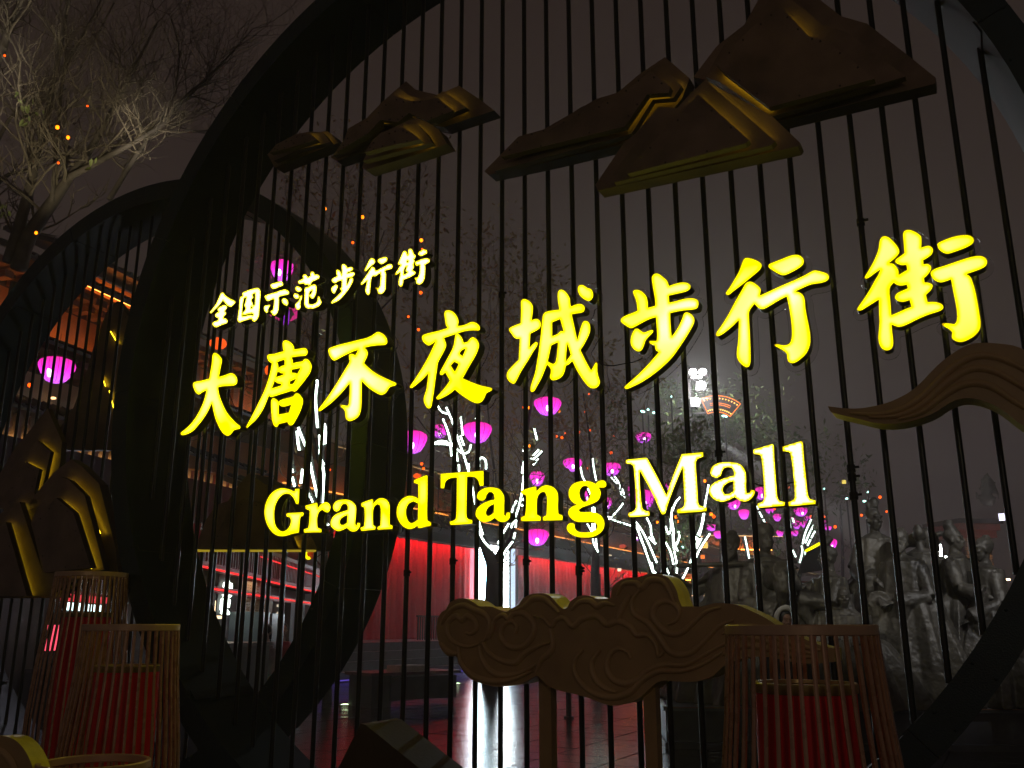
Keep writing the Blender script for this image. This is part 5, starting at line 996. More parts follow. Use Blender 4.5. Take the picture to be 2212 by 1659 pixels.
# big bare tree, upper left
U0 = lambda pts: [(x/2.926, y/2.926, w) for x, y, w in pts]
tree(-10, 12, [U0([(60, 1659, 34), (200, 1140, 22), (215, 1050, 20), (290, 780, 17), (340, 500, 14), (400, 200, 10), (440, -80, 7)]),
               U0([(120, 1700, 40), (180, 1500, 36), (330, 1280, 30), (440, 1120, 24), (580, 930, 17), (700, 720, 14), (790, 540, 12), (900, 330, 8), (990, 150, 5)]),
               U0([(440, 1120, 18), (700, 980, 14), (980, 820, 12), (1100, 700, 10), (1280, 520, 7), (1450, 350, 4), (1600, 180, 2)]),
               U0([(690, 1262, 14), (800, 1080, 13), (900, 930, 11), (985, 820, 9)]), U0([(330, 1280, 12), (360, 900, 10), (400, 480, 8), (480, 300, 6), (610, 60, 5), (660, -60, 4)]),
               U0([(-40, 420, 26), (20, 300, 22), (60, 160, 18), (130, 20, 12), (200, -80, 8)]), U0([(480, 480, 5), (600, 250, 5), (720, 20, 4)]),
               U0([(985, 820, 6), (1110, 540, 4), (1130, 300, 3), (1070, 90, 2)]), U0([(800, 530, 7), (950, 505, 4), (1000, 520, 2)]), U0([(1100, 690, 6), (1220, 560, 5), (1300, 510, 4), (1330, 390, 2)]), U0([(1100, 700, 6), (1200, 610, 5), (1370, 655, 2)]),
               U0([(-20, 900, 10), (100, 700, 8), (260, 640, 5), (420, 560, 3)]), U0([(-60, 1200, 14), (60, 1100, 10), (180, 1080, 7), (300, 960, 4)])],
     'big bare tree with lit branches filling the upper left corner', 11, trunk=[(30, 610, 16), (0, 800, 22), (-30, 1100, 30), (-40, 1500, 34)], lev=2, tl=1.1, ntw=.62, twigm=M_twig, barkm=M_bark)
tree(700, 21, [[(705, 1400, 16), (700, 1150, 14), (690, 950, 11), (683, 800, 9), (684, 700, 7), (700, 560, 4), (720, 430, 2)], [(690, 1000, 9), (660, 880, 7), (640, 760, 5), (650, 600, 3)], [(690, 980, 9), (740, 800, 7), (780, 650, 5), (830, 500, 3)], [(640, 960, 6), (610, 820, 4), (600, 640, 2)], [(760, 720, 5), (850, 640, 4), (910, 520, 2)]],
     'bare tree with rope lights behind the characters 唐 and 不', 12, trunk=[(705, 1390, 18), (706, 1420, 20), (708, 1500, 22)], leaf=M_leaf_o, ldens=1, lev=2, tl=1.4, ntw=.45,
     crown=((760, 540, 140, 120, 20), (700, 650, 130, 90, 10)),
     strips=[[(692, 1100), (676, 1030), (664, 975), (645, 925), (640, 890)], [(698, 1090), (700, 1030), (694, 990), (690, 940)], k4([(100, 120), (82, 250), (75, 400)]), k4([(112, 880), (115, 940), (90, 1150), (102, 1400), (120, 1640)]), k4([(230, 1580), (248, 1700), (240, 1900)]),
             k2([(455, -40), (462, 40), (470, 80)]), k2([(630, -60), (625, 20), (600, 80), (608, 140), (625, 172)]), k2([(408, 110), (415, 170), (428, 220)]), k2([(425, 250), (440, 310)]), k2([(490, 200), (480, 290)]), k2([(515, 322), (530, 360), (552, 410)]), k2([(635, 540), (655, 555)])])
tree(1062, 27, [[(1065, 1330, 34), (1066, 1230, 32), (1052, 1190, 24), (1030, 1130, 15), (1020, 1050, 12), (1000, 960, 9), (970, 870, 6), (960, 760, 4)], [(1066, 1230, 28), (1085, 1190, 20), (1110, 1130, 14), (1130, 1050, 11), (1135, 960, 8), (1150, 850, 5), (1160, 740, 3)], [(1000, 970, 7), (950, 960, 4), (900, 900, 3)], [(1080, 1080, 6), (1060, 960, 5), (1050, 820, 3)]],
     'dark forked tree with rope lights before the white screen', 13, trunk=[(1066, 1240, 32), (1063, 1300, 33), (1062, 1380, 34), (1060, 1475, 40)], leaf=M_leaf_o, ldens=2, lev=2, tl=1.7, ntw=.45, crown=((1060, 780, 180, 170, 26), (960, 660, 120, 110, 12)), leafsize=.085,
     strips=[k1([(482, -20), (470, 150), (440, 300), (432, 370)]), k1([(570, 140), (640, 60), (700, -5)]), k1([(612, 150), (680, 90), (750, 20)]), k1([(610, 240), (650, 190), (690, 140)]), k1([(482, 735), (450, 810)]), k1([(430, 870), (440, 900)]), k1([(345, 810), (300, 900), (268, 1000)]), k1([(232, 1160), (130, 1330), (45, 1500)]), k1([(340, 1120), (330, 1240)]), k1([(322, 1320), (300, 1420)]), k1([(285, 1465), (180, 1600), (140, 1680)]),
             k2([(1598, 530), (1605, 590), (1640, 660), (1692, 712)]), k2([(1310, 42), (1360, 22), (1410, 30), (1450, 45)]), k2([(1310, 40), (1400, 42), (1450, 60), (1500, 98), (1540, 90), (1555, 45)]), k2([(1488, -10), (1510, 50)]), k2([(1462, 90), (1470, 150)]), k2([(1478, 170), (1480, 215)]), k2([(1540, 165), (1542, 205)]), k2([(1607, 185), (1608, 140), (1628, 128), (1648, 150), (1650, 200)]), k2([(1775, 765), (1740, 800)]),
             [(1138, 930), (1130, 975)], [(1043, 1155), (1034, 1125), (1026, 1085), (1018, 1040), (1004, 990), (990, 950), (976, 908), (964, 880)], [(1104, 1140), (1122, 1090), (1130, 1040), (1134, 985)], [(1154, 925), (1160, 950)], [(943, 873), (955, 890), (970, 893)], [(957, 905), (965, 925), (972, 950), (975, 985)], [(995, 900), (1000, 940)], [(1028, 905), (1033, 893)]])
tree(1288, 34, [[(1288, 1400, 22), (1285, 1250, 20), (1290, 1150, 14), (1280, 1060, 9), (1275, 960, 5), (1260, 850, 3)], [(1290, 1150, 10), (1320, 1100, 7), (1345, 1060, 5), (1330, 1000, 3)], [(1284, 1130, 8), (1250, 1060, 5), (1230, 960, 3)]],
     'dark street tree with rope lights behind the letter g', 14, trunk=[(1288, 1240, 20), (1288, 1320, 21), (1288, 1445, 26)], leaf=M_leaf_o, ldens=2, lev=2, tl=1.9, ntw=.45, crown=((1300, 910, 120, 95, 17),), leafsize=.10,
     strips=[[(1290, 1190), (1284, 1130), (1280, 1080), (1274, 1040)], k3([(333, 762), (345, 820), (366, 855)]), k3([(405, 712), (410, 760), (425, 842)]), k3([(372, 880), (385, 910), (395, 935)]), k3([(512, 822), (560, 880), (580, 950)]), k3([(533, 818), (572, 880), (590, 958), (540, 1030), (500, 1070)]), k3([(470, 1035), (520, 1070), (600, 1098), (645, 1112)]), k3([(402, 1000), (403, 1155)]), k3([(415, 1000), (418, 1060)]), k3([(372, 1095), (400, 1150), (410, 1210), (437, 1262)])])
tree(1438, 30, [[(1440, 1420, 24), (1436, 1300, 20), (1410, 1220, 12), (1385, 1150, 8), (1360, 1100, 5)], [(1438, 1300, 16), (1450, 1220, 10), (1445, 1120, 6), (1455, 1040, 4), (1460, 985, 2)], [(1440, 1310, 12), (1490, 1220, 8), (1520, 1120, 5), (1530, 1050, 3)]],
     'tree wrapped in many rope lights left of the statues', 15, trunk=[(1438, 1310, 22), (1438, 1360, 24), (1438, 1462, 28)], leaf=M_leaf_g, ldens=2, lev=2, tl=1.15, ntw=.45, crown=((1420, 990, 90, 40, 11),), leafsize=.10, srad=.026,
     strips=[[(1432, 1300), (1412, 1240), (1398, 1200), (1380, 1150), (1366, 1120)], [(1440, 1300), (1462, 1235), (1455, 1180), (1452, 1130)], [(1446, 1300), (1480, 1240), (1500, 1190), (1518, 1130), (1524, 1080)], k3([(640, 1062), (690, 1130), (730, 1205), (782, 1325)]), k3([(722, 1060), (745, 1110), (750, 1160), (775, 1215)]), k3([(665, 1110), (690, 1190), (715, 1245)]), k3([(735, 1175), (775, 1215)]), k3([(808, 1090), (815, 1120), (830, 1150)]), k3([(833, 1110), (850, 1155), (865, 1120), (862, 1060)]), k3([(815, 1150), (830, 1200), (862, 1260), (880, 1335)]), k3([(880, 1380), (905, 1450)]), k3([(872, 1000), (868, 1060), (880, 1135), (882, 1200), (905, 1258)]), k3([(918, 940), (890, 975), (875, 1020)]), k3([(905, 1130), (915, 1170), (895, 1225)]), k3([(1086, 866), (1070, 960), (1055, 1040), (1040, 1120), (1005, 1200), (995, 1275)]), k3([(1093, 1155), (1050, 1220), (1020, 1275), (1002, 1332)]), k3([(1045, 1180), (1015, 1240)]), k3([(752, 1325), (760, 1370), (785, 1395)]), k3([(822, 1320), (835, 1350), (860, 1410)]), k3([(840, 1370), (860, 1420)])])
tree(1720, 44, [[(1722, 1400, 18), (1720, 1280, 12), (1700, 1180, 7), (1690, 1080, 4)], [(1720, 1280, 10), (1740, 1180, 6), (1760, 1090, 3)]],
     'far tree with rope lights behind the first two statue heads', 16, trunk=[(1722, 1290, 14), (1722, 1428, 18)], leaf=M_leaf_g, ldens=2, lev=2, tl=2.2, ntw=.45, crown=((1700, 1060, 90, 45, 9),), leafsize=.13, srad=.042, gs=G_strip_far,
     strips=[k3([(1362, 985), (1380, 1010)]), k3([(1385, 1025), (1402, 1060)]), k3([(1408, 1070), (1435, 1130)]), k3([(1552, 960), (1560, 1050), (1567, 1120)]), k3([(1552, 1180), (1555, 1230), (1566, 1272)]), k3([(1300, 1172), (1312, 1230), (1325, 1300)]), k3([(1633, 1225), (1638, 1260), (1622, 1325)]), k3([(1640, 1215), (1655, 1150), (1690, 1070)]), k3([(1655, 1210), (1680, 1150), (1705, 1105)]), k3([(1668, 1225), (1690, 1180), (1712, 1140)]), k3([(1722, 1245), (1690, 1300)]), k3([(1655, 1260), (1662, 1310)]), k3([(1580, 1250), (1600, 1292)]), k3([(1578, 1060), (1590, 1090)])])
tree(1560, 62, [[(1560, 1400, 12), (1558, 1200, 8), (1552, 1080, 5), (1548, 1000, 3)]], 'hazy green lit tree under the floodlights', 17, trunk=[(1560, 1250, 10), (1560, 1408, 12)], leaf=M_leaf_g, ldens=5, lev=2, tl=3.0, ntw=.45, crown=((1540, 1000, 60, 35, 9), (1640, 1010, 80, 40, 9), (1450, 925, 45, 30, 4)), leafsize=.17)
tree(1820, 70, [[(1820, 1400, 10), (1820, 1200, 7), (1815, 1090, 4)]], 'faint tree behind the tallest statue', 18, trunk=[(1820, 1250, 8), (1820, 1400, 10)], leaf=M_leaf_g, ldens=2, lev=1, tl=2.4, ntw=.45, crown=((1830, 1075, 60, 45, 14),), leafsize=.18)

bt = [o for o in COL.objects if o.name == 'street_tree'][0]; rl_ = random.Random(5)
for (px, py, n) in ((40, 205, 5), (52, 232, 7), (48, 265, 3), (80, 245, 3), (6, 455, 5), (15, 450, 4), (196, 355, 3), (640, 250, 0)):
    for _ in range(n):
        c = at_d(px+rl_.gauss(0, 7), py+rl_.gauss(0, 8), 11.2); a = Vector((rl_.gauss(0, .5), rl_.gauss(0, .5), -1)).normalized(); b = a.cross(_FH+Vector((rl_.gauss(0, .4), 0, 0))).normalized(); s = .05*rl_.uniform(.7, 1.3)
        MB().add([c-a*s, c-a*s*.3+b*s*.4, c+a*s*.5+b*s*.3, c+a*s, c+a*s*.5-b*s*.3, c-a*s*.3-b*s*.4, c+_FH*s*.15], [(0, 1, 6), (1, 2, 6), (2, 3, 6), (3, 4, 6), (4, 5, 6), (5, 0, 6)]).build('leaf', M_leaf_g, bt)
# ================================================================= lanterns
def shade_mat(name, top, bot, st):
    m = bpy.data.materials.new(name); m.use_nodes = True; t = m.node_tree; t.nodes.clear()
    tcn = t.nodes.new('ShaderNodeTexCoord'); s_ = t.nodes.new('ShaderNodeSeparateXYZ'); r = t.nodes.new('ShaderNodeValToRGB')
    el = r.color_ramp.elements; el[0].position = 0.0; el[0].color = (*bot, 1); el[1].position = 1; el[1].color = (*top, 1)
    mid = el.new(.42); mid.color = (.80, .03, .62, 1)
    e = t.nodes.new('ShaderNodeEmission'); e.inputs[1].default_value = st; o = t.nodes.new('ShaderNodeOutputMaterial')
    t.links.new(tcn.outputs['Generated'], s_.inputs[0]); t.links.new(s_.outputs['Z'], r.inputs[0]); t.links.new(r.outputs[0], e.inputs[0]); t.links.new(e.outputs[0], o.inputs[0]); return m
M_sh = shade_mat('magenta_silk', (.62, .015, .22), (.62, .12, 1.0), 1.8)
G_core = glow('lantern_bulb', (1.0, .62, 1.0), 5)
M_rib = mat('lantern_rib', (.25, .01, .08), rough=.6)
_lc = {}
def lantern(px, py, w, h, d, label, grp='magenta silk lanterns hung over the street', parts=True):
    s_ = w*upx(d)/2; hh = h*upx(d); c = at_d(px, py, d); root = thing('silk_lantern', tuple(c), label, 'lantern', grp)
    prof = [(.30, -.5), (.55, -.42), (.80, -.18), (.97, .08), (1.0, .22), (.93, .36), (.66, .46), (.30, .5)]
    MB().lathe(c, [(r*s_, z*hh) for r, z in prof], n=24, closed=False, fx=lambda q, i: 1+.018*math.cos(q*12)).build('lamp_shade', M_sh, root, smooth=True)
    if parts:
        for k in range(12 if w > 40 else 8):
            q = 2*math.pi*k/(12 if w > 40 else 8); mb = MB(); mb.tube([c+Vector((r*s_*1.012*math.cos(q), r*s_*1.012*math.sin(q), z*hh)) for r, z in prof], .006*d/25, n=4, cap=False); mb.build('rib', M_rib, root)
        MB().ball(c-_FH*s_*.72+Vector((0, 0, -.16*hh)), (.16*s_, .16*s_, .26*hh), n=10, m=8).build('bulb', G_core, root, smooth=True)
        MB().lathe(c, [(.31*s_, .5*hh), (.33*s_, .54*hh), (.31*s_, .57*hh)], n=20).build('top_ring', M_rib, root)
        MB().tube([c+Vector((0, 0, .5*hh)), c+Vector((0, 0, .5*hh+.5))], .006*d/25, n=5).build('hanger', M_wire, root)
    return root
for a in [(122, 800, 80, 58, 17, 'magenta silk lantern hanging alone inside the left ring'), (609, 585, 54, 50, 19, 'magenta lantern just above the small character 示'),
          (893, 955, 62, 50, 24, 'larger magenta lantern left of two, below the character 不'), (950, 932, 38, 30, 30, 'small magenta lantern between two larger ones above the letter d'), (1031, 935, 66, 46, 25, 'magenta lantern above the capital T'),
          (866, 994, 26, 32, 28, 'magenta lantern half hidden by the second ring'), (1183, 878, 63, 40, 26, 'magenta lantern right under the character 城'), (1390, 946, 36, 23, 36, 'small speckled magenta lantern above the capital M'),
          (1237, 1004, 43, 29, 32, 'magenta lantern above the letter g, left of two'), (1321, 1014, 42, 29, 32, 'magenta lantern left of the capital M top'), (1160, 1034, 34, 32, 30, 'magenta lantern above the letter n of Tang'), (1160, 1161, 52, 36, 26, 'magenta lantern below the letter n, over the red curtain'),
          (1268, 1072, 22, 24, 36, 'magenta lantern seen through the eye of the letter g'), (1311, 1087, 24, 25, 36, 'magenta lantern right of the letter g'), (1375, 1157, 18, 22, 36, 'magenta lantern below the foot of the capital M'), (1390, 1080, 50, 44, 30, 'magenta lantern behind the left leg of the capital M'), (1365, 1063, 18, 30, 36, 'narrow magenta lantern at the left edge of the capital M'),
          (1585, 1090, 31, 22, 42, 'magenta lantern below the letter a of Mall'), (1730, 1106, 30, 19, 44, 'magenta lantern below the last letter l'), (1793, 1176, 31, 25, 38, 'magenta lantern left of the dark raised statue arm'), (1643, 1066, 28, 28, 46, 'magenta lantern peeping out left of the first letter l')]: lantern(*a)
for i, (px, py, w, h) in enumerate([(1607, 1111, 24, 22), (1442, 1051, 24, 14), (1537, 1140, 24, 14), (1552, 1155, 22, 16), (1580, 1163, 18, 9), (1663, 1103, 19, 14), (1679, 1118, 18, 16), (1705, 1127, 26, 20), (1721, 1134, 18, 18), (1685, 1152, 16, 14), (1703, 1156, 18, 22), (1739, 1133, 20, 14), (1789, 1141, 16, 9), (1718, 1152, 14, 12), (1778, 1130, 18, 13), (1745, 1120, 14, 10)]):
    lantern(px, py, w, h, 52+i*1.5, 'distant small magenta lantern in the cluster under the word Mall', 'distant magenta lanterns under the word Mall', parts=False)
# finned lantern
c = at_d(617, 672, 20); t_ = thing('silk_lantern', tuple(c), 'magenta lantern with side fins and violet tassels under the small character 示', 'lantern', 'magenta silk lanterns hung over the street')
u = upx(20)
for sgn in (-1, 1):
    MB().slab([c+_R*(x*sgn*u)+Vector((0, 0, z*u)) for x, z in ((8, 18), (34, 4), (38, -10), (12, -24), (20, -6))], _FH*.05).build('fin', glow('fin_pink%d' % sgn, (.75, .03, .25), .8), t_)
for x in (-6, 5): MB().lathe(c+_R*(x*u)+Vector((0, 0, -14*u)), [(3.6*u, -20*u), (4.6*u, -10*u), (4.2*u, 12*u), (2.5*u, 20*u)], n=12).build('tassel', glow('violet%d' % x, (.40, .02, .85), 1.1), t_, smooth=True)
MB().lathe(c, [(6*u, 4*u), (14*u, 10*u), (15*u, 16*u), (6*u, 20*u)], n=16).build('cap', glow('pink_cap', (.7, .03, .2), .7), t_, smooth=True)
# red lanterns
G_redl = glow('red_paper', (1, .10, .01), 1.3); G_redf = glow('red_paper_far', (.75, .06, .02), .75)
def redl(px, py, w, h, d, label, grp, m):
    c = at_d(px, py, d); t = thing('red_lantern', tuple(c), label, 'lantern', grp); MB().ball(c, (w*upx(d)/2, w*upx(d)/2, h*upx(d)/2), n=14, m=8).build('paper_shade', m, t, smooth=True)
    MB().tube([c+Vector((0, 0, h*upx(d)/2)), c+Vector((0, 0, h*upx(d)))], .008, n=5).build('hanger', M_wire, t)
redl(471, 742, 40, 28, 22, 'orange red lantern above the character 大', 'red paper lanterns', G_redl); redl(583, 800, 24, 26, 24, 'orange red lantern half hidden behind the character 唐', 'red paper lanterns', G_redl)
redl(902, 1028, 20, 12, 30, 'red lantern behind the stem of the letter d', 'red paper lanterns', G_redl)
for (px, py) in ((1251, 1201), (1308, 1210), (1337, 1212), (1337, 1227), (1337, 1243), (1370, 1187), (1345, 1180)):
    redl(px, py, 15, 9, 60, {(1251, 1201): 'dim red lantern nearest the red curtain under the far eave', (1308, 1210): 'dim red lantern half behind a bar under the far eave', (1337, 1212): 'top lantern of a vertical row of three dim red lanterns', (1337, 1227): 'middle lantern of a vertical row of three dim red lanterns', (1337, 1243): 'bottom lantern of a vertical row of three dim red lanterns', (1370, 1187): 'dim red lantern below the violet lantern at the M', (1345, 1180): 'small dim red lantern above the vertical row of three'}[(px, py)], 'dim red lanterns under the far eave', G_redf)
# strings of small red bulbs
G_bulb = glow('red_bulb', (1.0, .085, .004), 3.2); G_bulb2 = glow('orange_bulb', (1.0, .20, .004), 4.5)
bl = [(10,120,6,10.6,0),(189,229,5,10.6,0),(124,275,10,10.6,1),(147,297,9,10.6,1),(126,352,6,10.6,0),(78,503,8,10.6,1),(64,832,10,15,0),(702,451,8,20,1),(783,469,9,20,1),(762,524,7,20,0),(910,519,9,20,1),(909,632,8,21,0),(882,684,6,21,0),(904,712,7,21,0),(852,761,8,20,1),(757,786,4,22,0),(912,538,5,22,0),
 (1131,880,6,30,0),(1144,881,8,30,1),(1264,890,5,34,0),(1272,851,4,34,0),(1208,888,6,34,1),(1202,943,6,34,0),(1214,945,7,34,0),(1251,934,5,36,0),(1274,930,6,36,0),(1326,943,5,36,0),(1144,963,7,30,1),(1221,936,4,36,0),(1320,978,7,36,0),(1268,1012,5,36,0),(1523,1039,8,38,1),(1627,1034,7,44,0),(1703,1053,6,46,0),(1460,1117,8,34,1),(1536,1111,9,36,1),(1542,1116,8,36,0),(1449,1172,9,34,1),(1439,1189,9,34,1),(1403,1135,7,36,1),(1504,1181,7,36,1),(1702,1143,9,46,0),(1750,1160,6,50,0),(1752,1116,6,50,0),(1780,1117,6,50,0),(1804,1138,7,50,0),(1861,1113,6,50,0),(1631,1100,6,44,0),(1673,1099,6,46,0),(1085,1036,8,27,1),(911,1002,7,26,0),(915,1012,6,26,0),(712,1015,6,22,0),(1750,1140,7,50,0),(1465,1127,7,36,1),(1420,1128,6,36,1),(1655,1131,6,48,0),(1901,1074,7,50,0),(1915,1105,5,50,0)]
for (px, py, w, d, k) in bl:
    c = at_d(px, py, d); r_ = w*upx(d)/2*.92; t = thing('red_bulb', tuple(c), 'tiny glowing red bulb strung among the branches', 'bulb', 'tiny red bulbs strung through the trees')
    MB().ball(c, (r_, r_, r_*1.1), n=10, m=8).build('glass', G_bulb2 if k else G_bulb, t, smooth=True); MB().tube([c+Vector((0, 0, r_)), c+Vector((0, 0, r_*2))], r_*.35, n=6).build('socket', M_wire, t)
# small yellow and green lit leaves/signs deep in the street
for (px, py, w, h, d, c, lb) in ((1522, 1177, 13, 14, 52, (1, .55, .1), 'small yellow shop sign right of the first statue head'), (1512, 1183, 9, 8, 52, (1, .2, .02), 'small orange shop sign right of the first statue head'), (1518, 1203, 8, 8, 52, (1, .2, .03), 'lower small orange sign right of the first statue head'), (1461, 1170, 22, 7, 60, (1, .32, .05), 'orange lit sign above a cool lamp left of the statues'), (1823, 1041, 8, 8, 60, (.8, .6, .1), 'small yellow lamp above the tallest statue arm'), (1317, 1201, 8, 5, 56, (1, .8, .5), 'warm lamp under the far arcade eave'), (1338, 1231, 8, 6, 56, (1, .85, .6), 'second warm lamp lower under the far arcade eave')):
    p = at_d(px, py, d); t = thing('shop_sign', tuple(p), lb, 'sign', 'tiny lit signs deep in the street'); MB().box(p, (w*upx(d), .1, h*upx(d)), rz=TH).build('lit_panel', glow('sg%d%d' % (px, py), c, 1.6), t); MB().box(p+_FH*.12, (w*upx(d)*1.15, .1, h*upx(d)*1.2), rz=TH).build('case', M_darkw, t)

# bare spots standing for unseen tree uplights and the mast's floodlight beams
spot(-30, 640, 9.5, 190, 190, 12.5, 300, 34, (1, .88, .55), 'tree_uplight')
spot(210, 520, 10.5, 330, 250, 12.2, 300, 22, (1, .92, .72), 'tree_uplight')
spot(-140, 420, 10, 50, 20, 12, 260, 26, (1, .93, .75), 'tree_uplight')
spot(1535, 942, 57, 1720, 1060, 57, 160000, 13); spot(1515, 832, 57, 1620, 1100, 50, 9000, 80, nm='floodlight_beam')
# ================================================================= bronze statue group
M_brz = mat('weathered_bronze', (0.11, 0.097, 0.075), rough=.52, metal=.3, var=.6, scale=1.6, bump=.8, bscale=16, col2=(.035, .031, .025))
for n_ in M_brz.node_tree.nodes:
    if n_.type == 'BUMP': n_.inputs['Distance'].default_value = .012
ctex = bpy.data.textures.new('rumple', 'CLOUDS'); ctex.noise_scale = .16; ctex.noise_depth = 2
def finish(o, vox, disp=.0, sm=4):
    m = o.modifiers.new('remesh', 'REMESH'); m.mode = 'VOXEL'; m.voxel_size = vox; m.use_smooth_shade = True
    s_ = o.modifiers.new('smooth', 'SMOOTH'); s_.iterations = sm; s_.factor = .5
    if disp:
        d_ = o.modifiers.new('rumple', 'DISPLACE'); d_.texture = ctex; d_.strength = disp; d_.mid_level = .5; d_.texture_coords = 'GLOBAL'
    return o
def head_parts(mb, c, s, F, R, beard=0, hair='bun', R3=None):
    """c = centre of skull, F facing, R sideways"""
    Up = Vector((0, 0, 1)); B = Matrix((R, F, Up)).transposed()      # local x=R y=F z=Up
    L = lambda x, y, z: c+R*(x*s)+F*(y*s)+Up*(z*s)
    def E(x, y, z, rx, ry, rz, tilt=0): mb.ball(L(x, y, z), (rx*s, ry*s, rz*s), n=14, m=10, R=B @ Matrix.Rotation(tilt, 3, 'X'))
    E(0, -.01, .02, .078, .098, .105); E(0, .022, -.055, .062, .072, .075); E(0, .050, -.105, .034, .030, .026)      # skull, face, chin
    E(0, .088, .030, .060, .020, .014); mb.tube([L(0, .088, .025), L(0, .108, -.015), L(0, .118, -.038)], [.010*s, .014*s, .019*s], n=8)   # brow, nose
    E(-.016, .098, -.040, .011, .012, .009); E(.016, .098, -.040, .011, .012, .009)
    E(0, .092, -.066, .027, .012, .007); E(0, .090, -.079, .024, .013, .008)                                          # lips
    for x in (-1, 1):
        E(x*.030, .083, .006, .017, .012, .009); E(x*.045, .066, -.030, .022, .022, .018); E(x*.080, -.005, -.015, .012, .022, .034)   # lids, cheeks, ears
    mb.tube([L(0, -.015, -.08), L(0, -.03, -.22)], [.052*s, .066*s], n=12)
    if beard:
        mb.tube([L(0, .082, -.095), L(0, .098, -.15), L(0, .09, -.21*beard), L(0, .07, -.26*beard)], [.040*s, .046*s, .032*s, .008*s], n=10)
        for x in (-1, 1): mb.tube([L(x*.012, .100, -.056), L(x*.04, .088, -.075), L(x*.052, .080, -.11)], [.009*s, .010*s, .005*s], n=6)
        for x in (-1, 1): mb.tube([L(x*.068, .02, -.03), L(x*.06, .05, -.09), L(x*.03, .08, -.13)], [.018*s, .028*s, .03*s], n=8)
    if hair in ('bun', 'topknot'):
        E(0, -.03, .045, .084, .098, .092); E(0, -.055, .115, .050, .055, .045)
    if hair == 'cap':
        mb.lathe(L(0, 0, 0), [(.088*s, .03*s), (.094*s, .05*s), (.090*s, .10*s), (.066*s, .145*s), (.02*s, .165*s)], n=20); E(0, -.09, .02, .05, .04, .07)
    if hair == 'high':
        E(0, -.03, .05, .09, .1, .095); mb.tube([L(0, -.03, .1), L(.02, -.05, .17), L(.0, -.05, .22)], [.07*s, .062*s, .05*s], n=12)
    if hair == 'crest':
        E(0, -.02, .05, .088, .1, .095); mb.tube([L(0, .03, .12), L(-.02, 0, .2), L(-.05, -.05, .24)], [.05*s, .06*s, .035*s], n=10); mb.tube([L(.03, 0, .12), L(.07, -.02, .21)], [.04*s, .03*s], n=8)
def robe(mb, base, top_z, s, F, R, lean=(0, 0), wid=1.0, seed=1, folds=11, taper=.72):
    rn = random.Random(seed); H = top_z-base.z; ph = [rn.uniform(0, 6.28) for _ in range(4)]; n = 40; m = 16; vs = []
    for i in range(m+1):
        t = i/m; z = base.z+H*t
        r = (.42*(1-t)**1.1+.19+.06*math.sin(min(1, t*1.2)*math.pi))*s*wid if t < taper else (.20+.05*(1-(t-taper)/(1-taper)))*s*wid
        for k in range(n):
            q = 2*math.pi*k/n; f = 1+(.085*(1-t)+.03)*(math.sin(folds*q+ph[0]+2.2*t)+.6*math.sin((folds-4)*q+ph[1]-3*t))
            p = base+R*(math.cos(q)*r*f+lean[0]*t*s)+F*(math.sin(q)*r*f*.72+lean[1]*t*s); vs.append(Vector((p.x, p.y, z)))
    fs = [(i*n+k, i*n+(k+1) % n, (i+1)*n+(k+1) % n, (i+1)*n+k) for i in range(m) for k in range(n)]+[tuple(range(n))[::-1], tuple(m*n+k for k in range(n))]
    mb.add(vs, fs)
def hand(mb, p, d, s, up=Vector((0, 0, 1))):
    d = d.normalized(); side = d.cross(up).normalized(); n2 = side.cross(d).normalized()
    mb.tube([p-d*.03*s, p+d*.05*s, p+d*.085*s], [.026*s, .038*s, .030*s], n=10)
    for k, L in enumerate((.075, .085, .08, .062)):
        o = side*((k-1.5)*.019*s); a = p+d*.075*s+o
        mb.tube([a, a+d*L*.5*s, a+d*L*.85*s-n2*.02*s, a+d*L*s-n2*.042*s], [.0105*s, .0100*s, .009*s, .007*s], n=6)
    a = p+d*.02*s-side*.030*s; mb.tube([a, a+(d-side*.8).normalized()*.045*s, a+(d*1.3-side*.5).normalized()*.075*s-n2*.01*s], [.014*s, .012*s, .008*s], n=6)
def arm(mb, sh, el, wr, s, sleeve=True, drape=0.0):
    mb.tube([sh, sh.lerp(el, .5), el], [.085*s, .078*s, .068*s], n=12); mb.tube([el, el.lerp(wr, .5), wr], [.068*s, .055*s, .038*s], n=12)
    if sleeve:
        mb.tube([el, el.lerp(wr, .45), el.lerp(wr, .9)], [.07*s, .095*s, .12*s], n=14)
        if drape: mb.tube([el.lerp(wr, .75), el.lerp(wr, .8)+Vector((0, 0, -drape*.5)), el.lerp(wr, .6)+Vector((0, 0, -drape))], [.10*s, .09*s, .03*s], n=10)
    hand(mb, wr, wr-el, s)
PLZ = 0.54
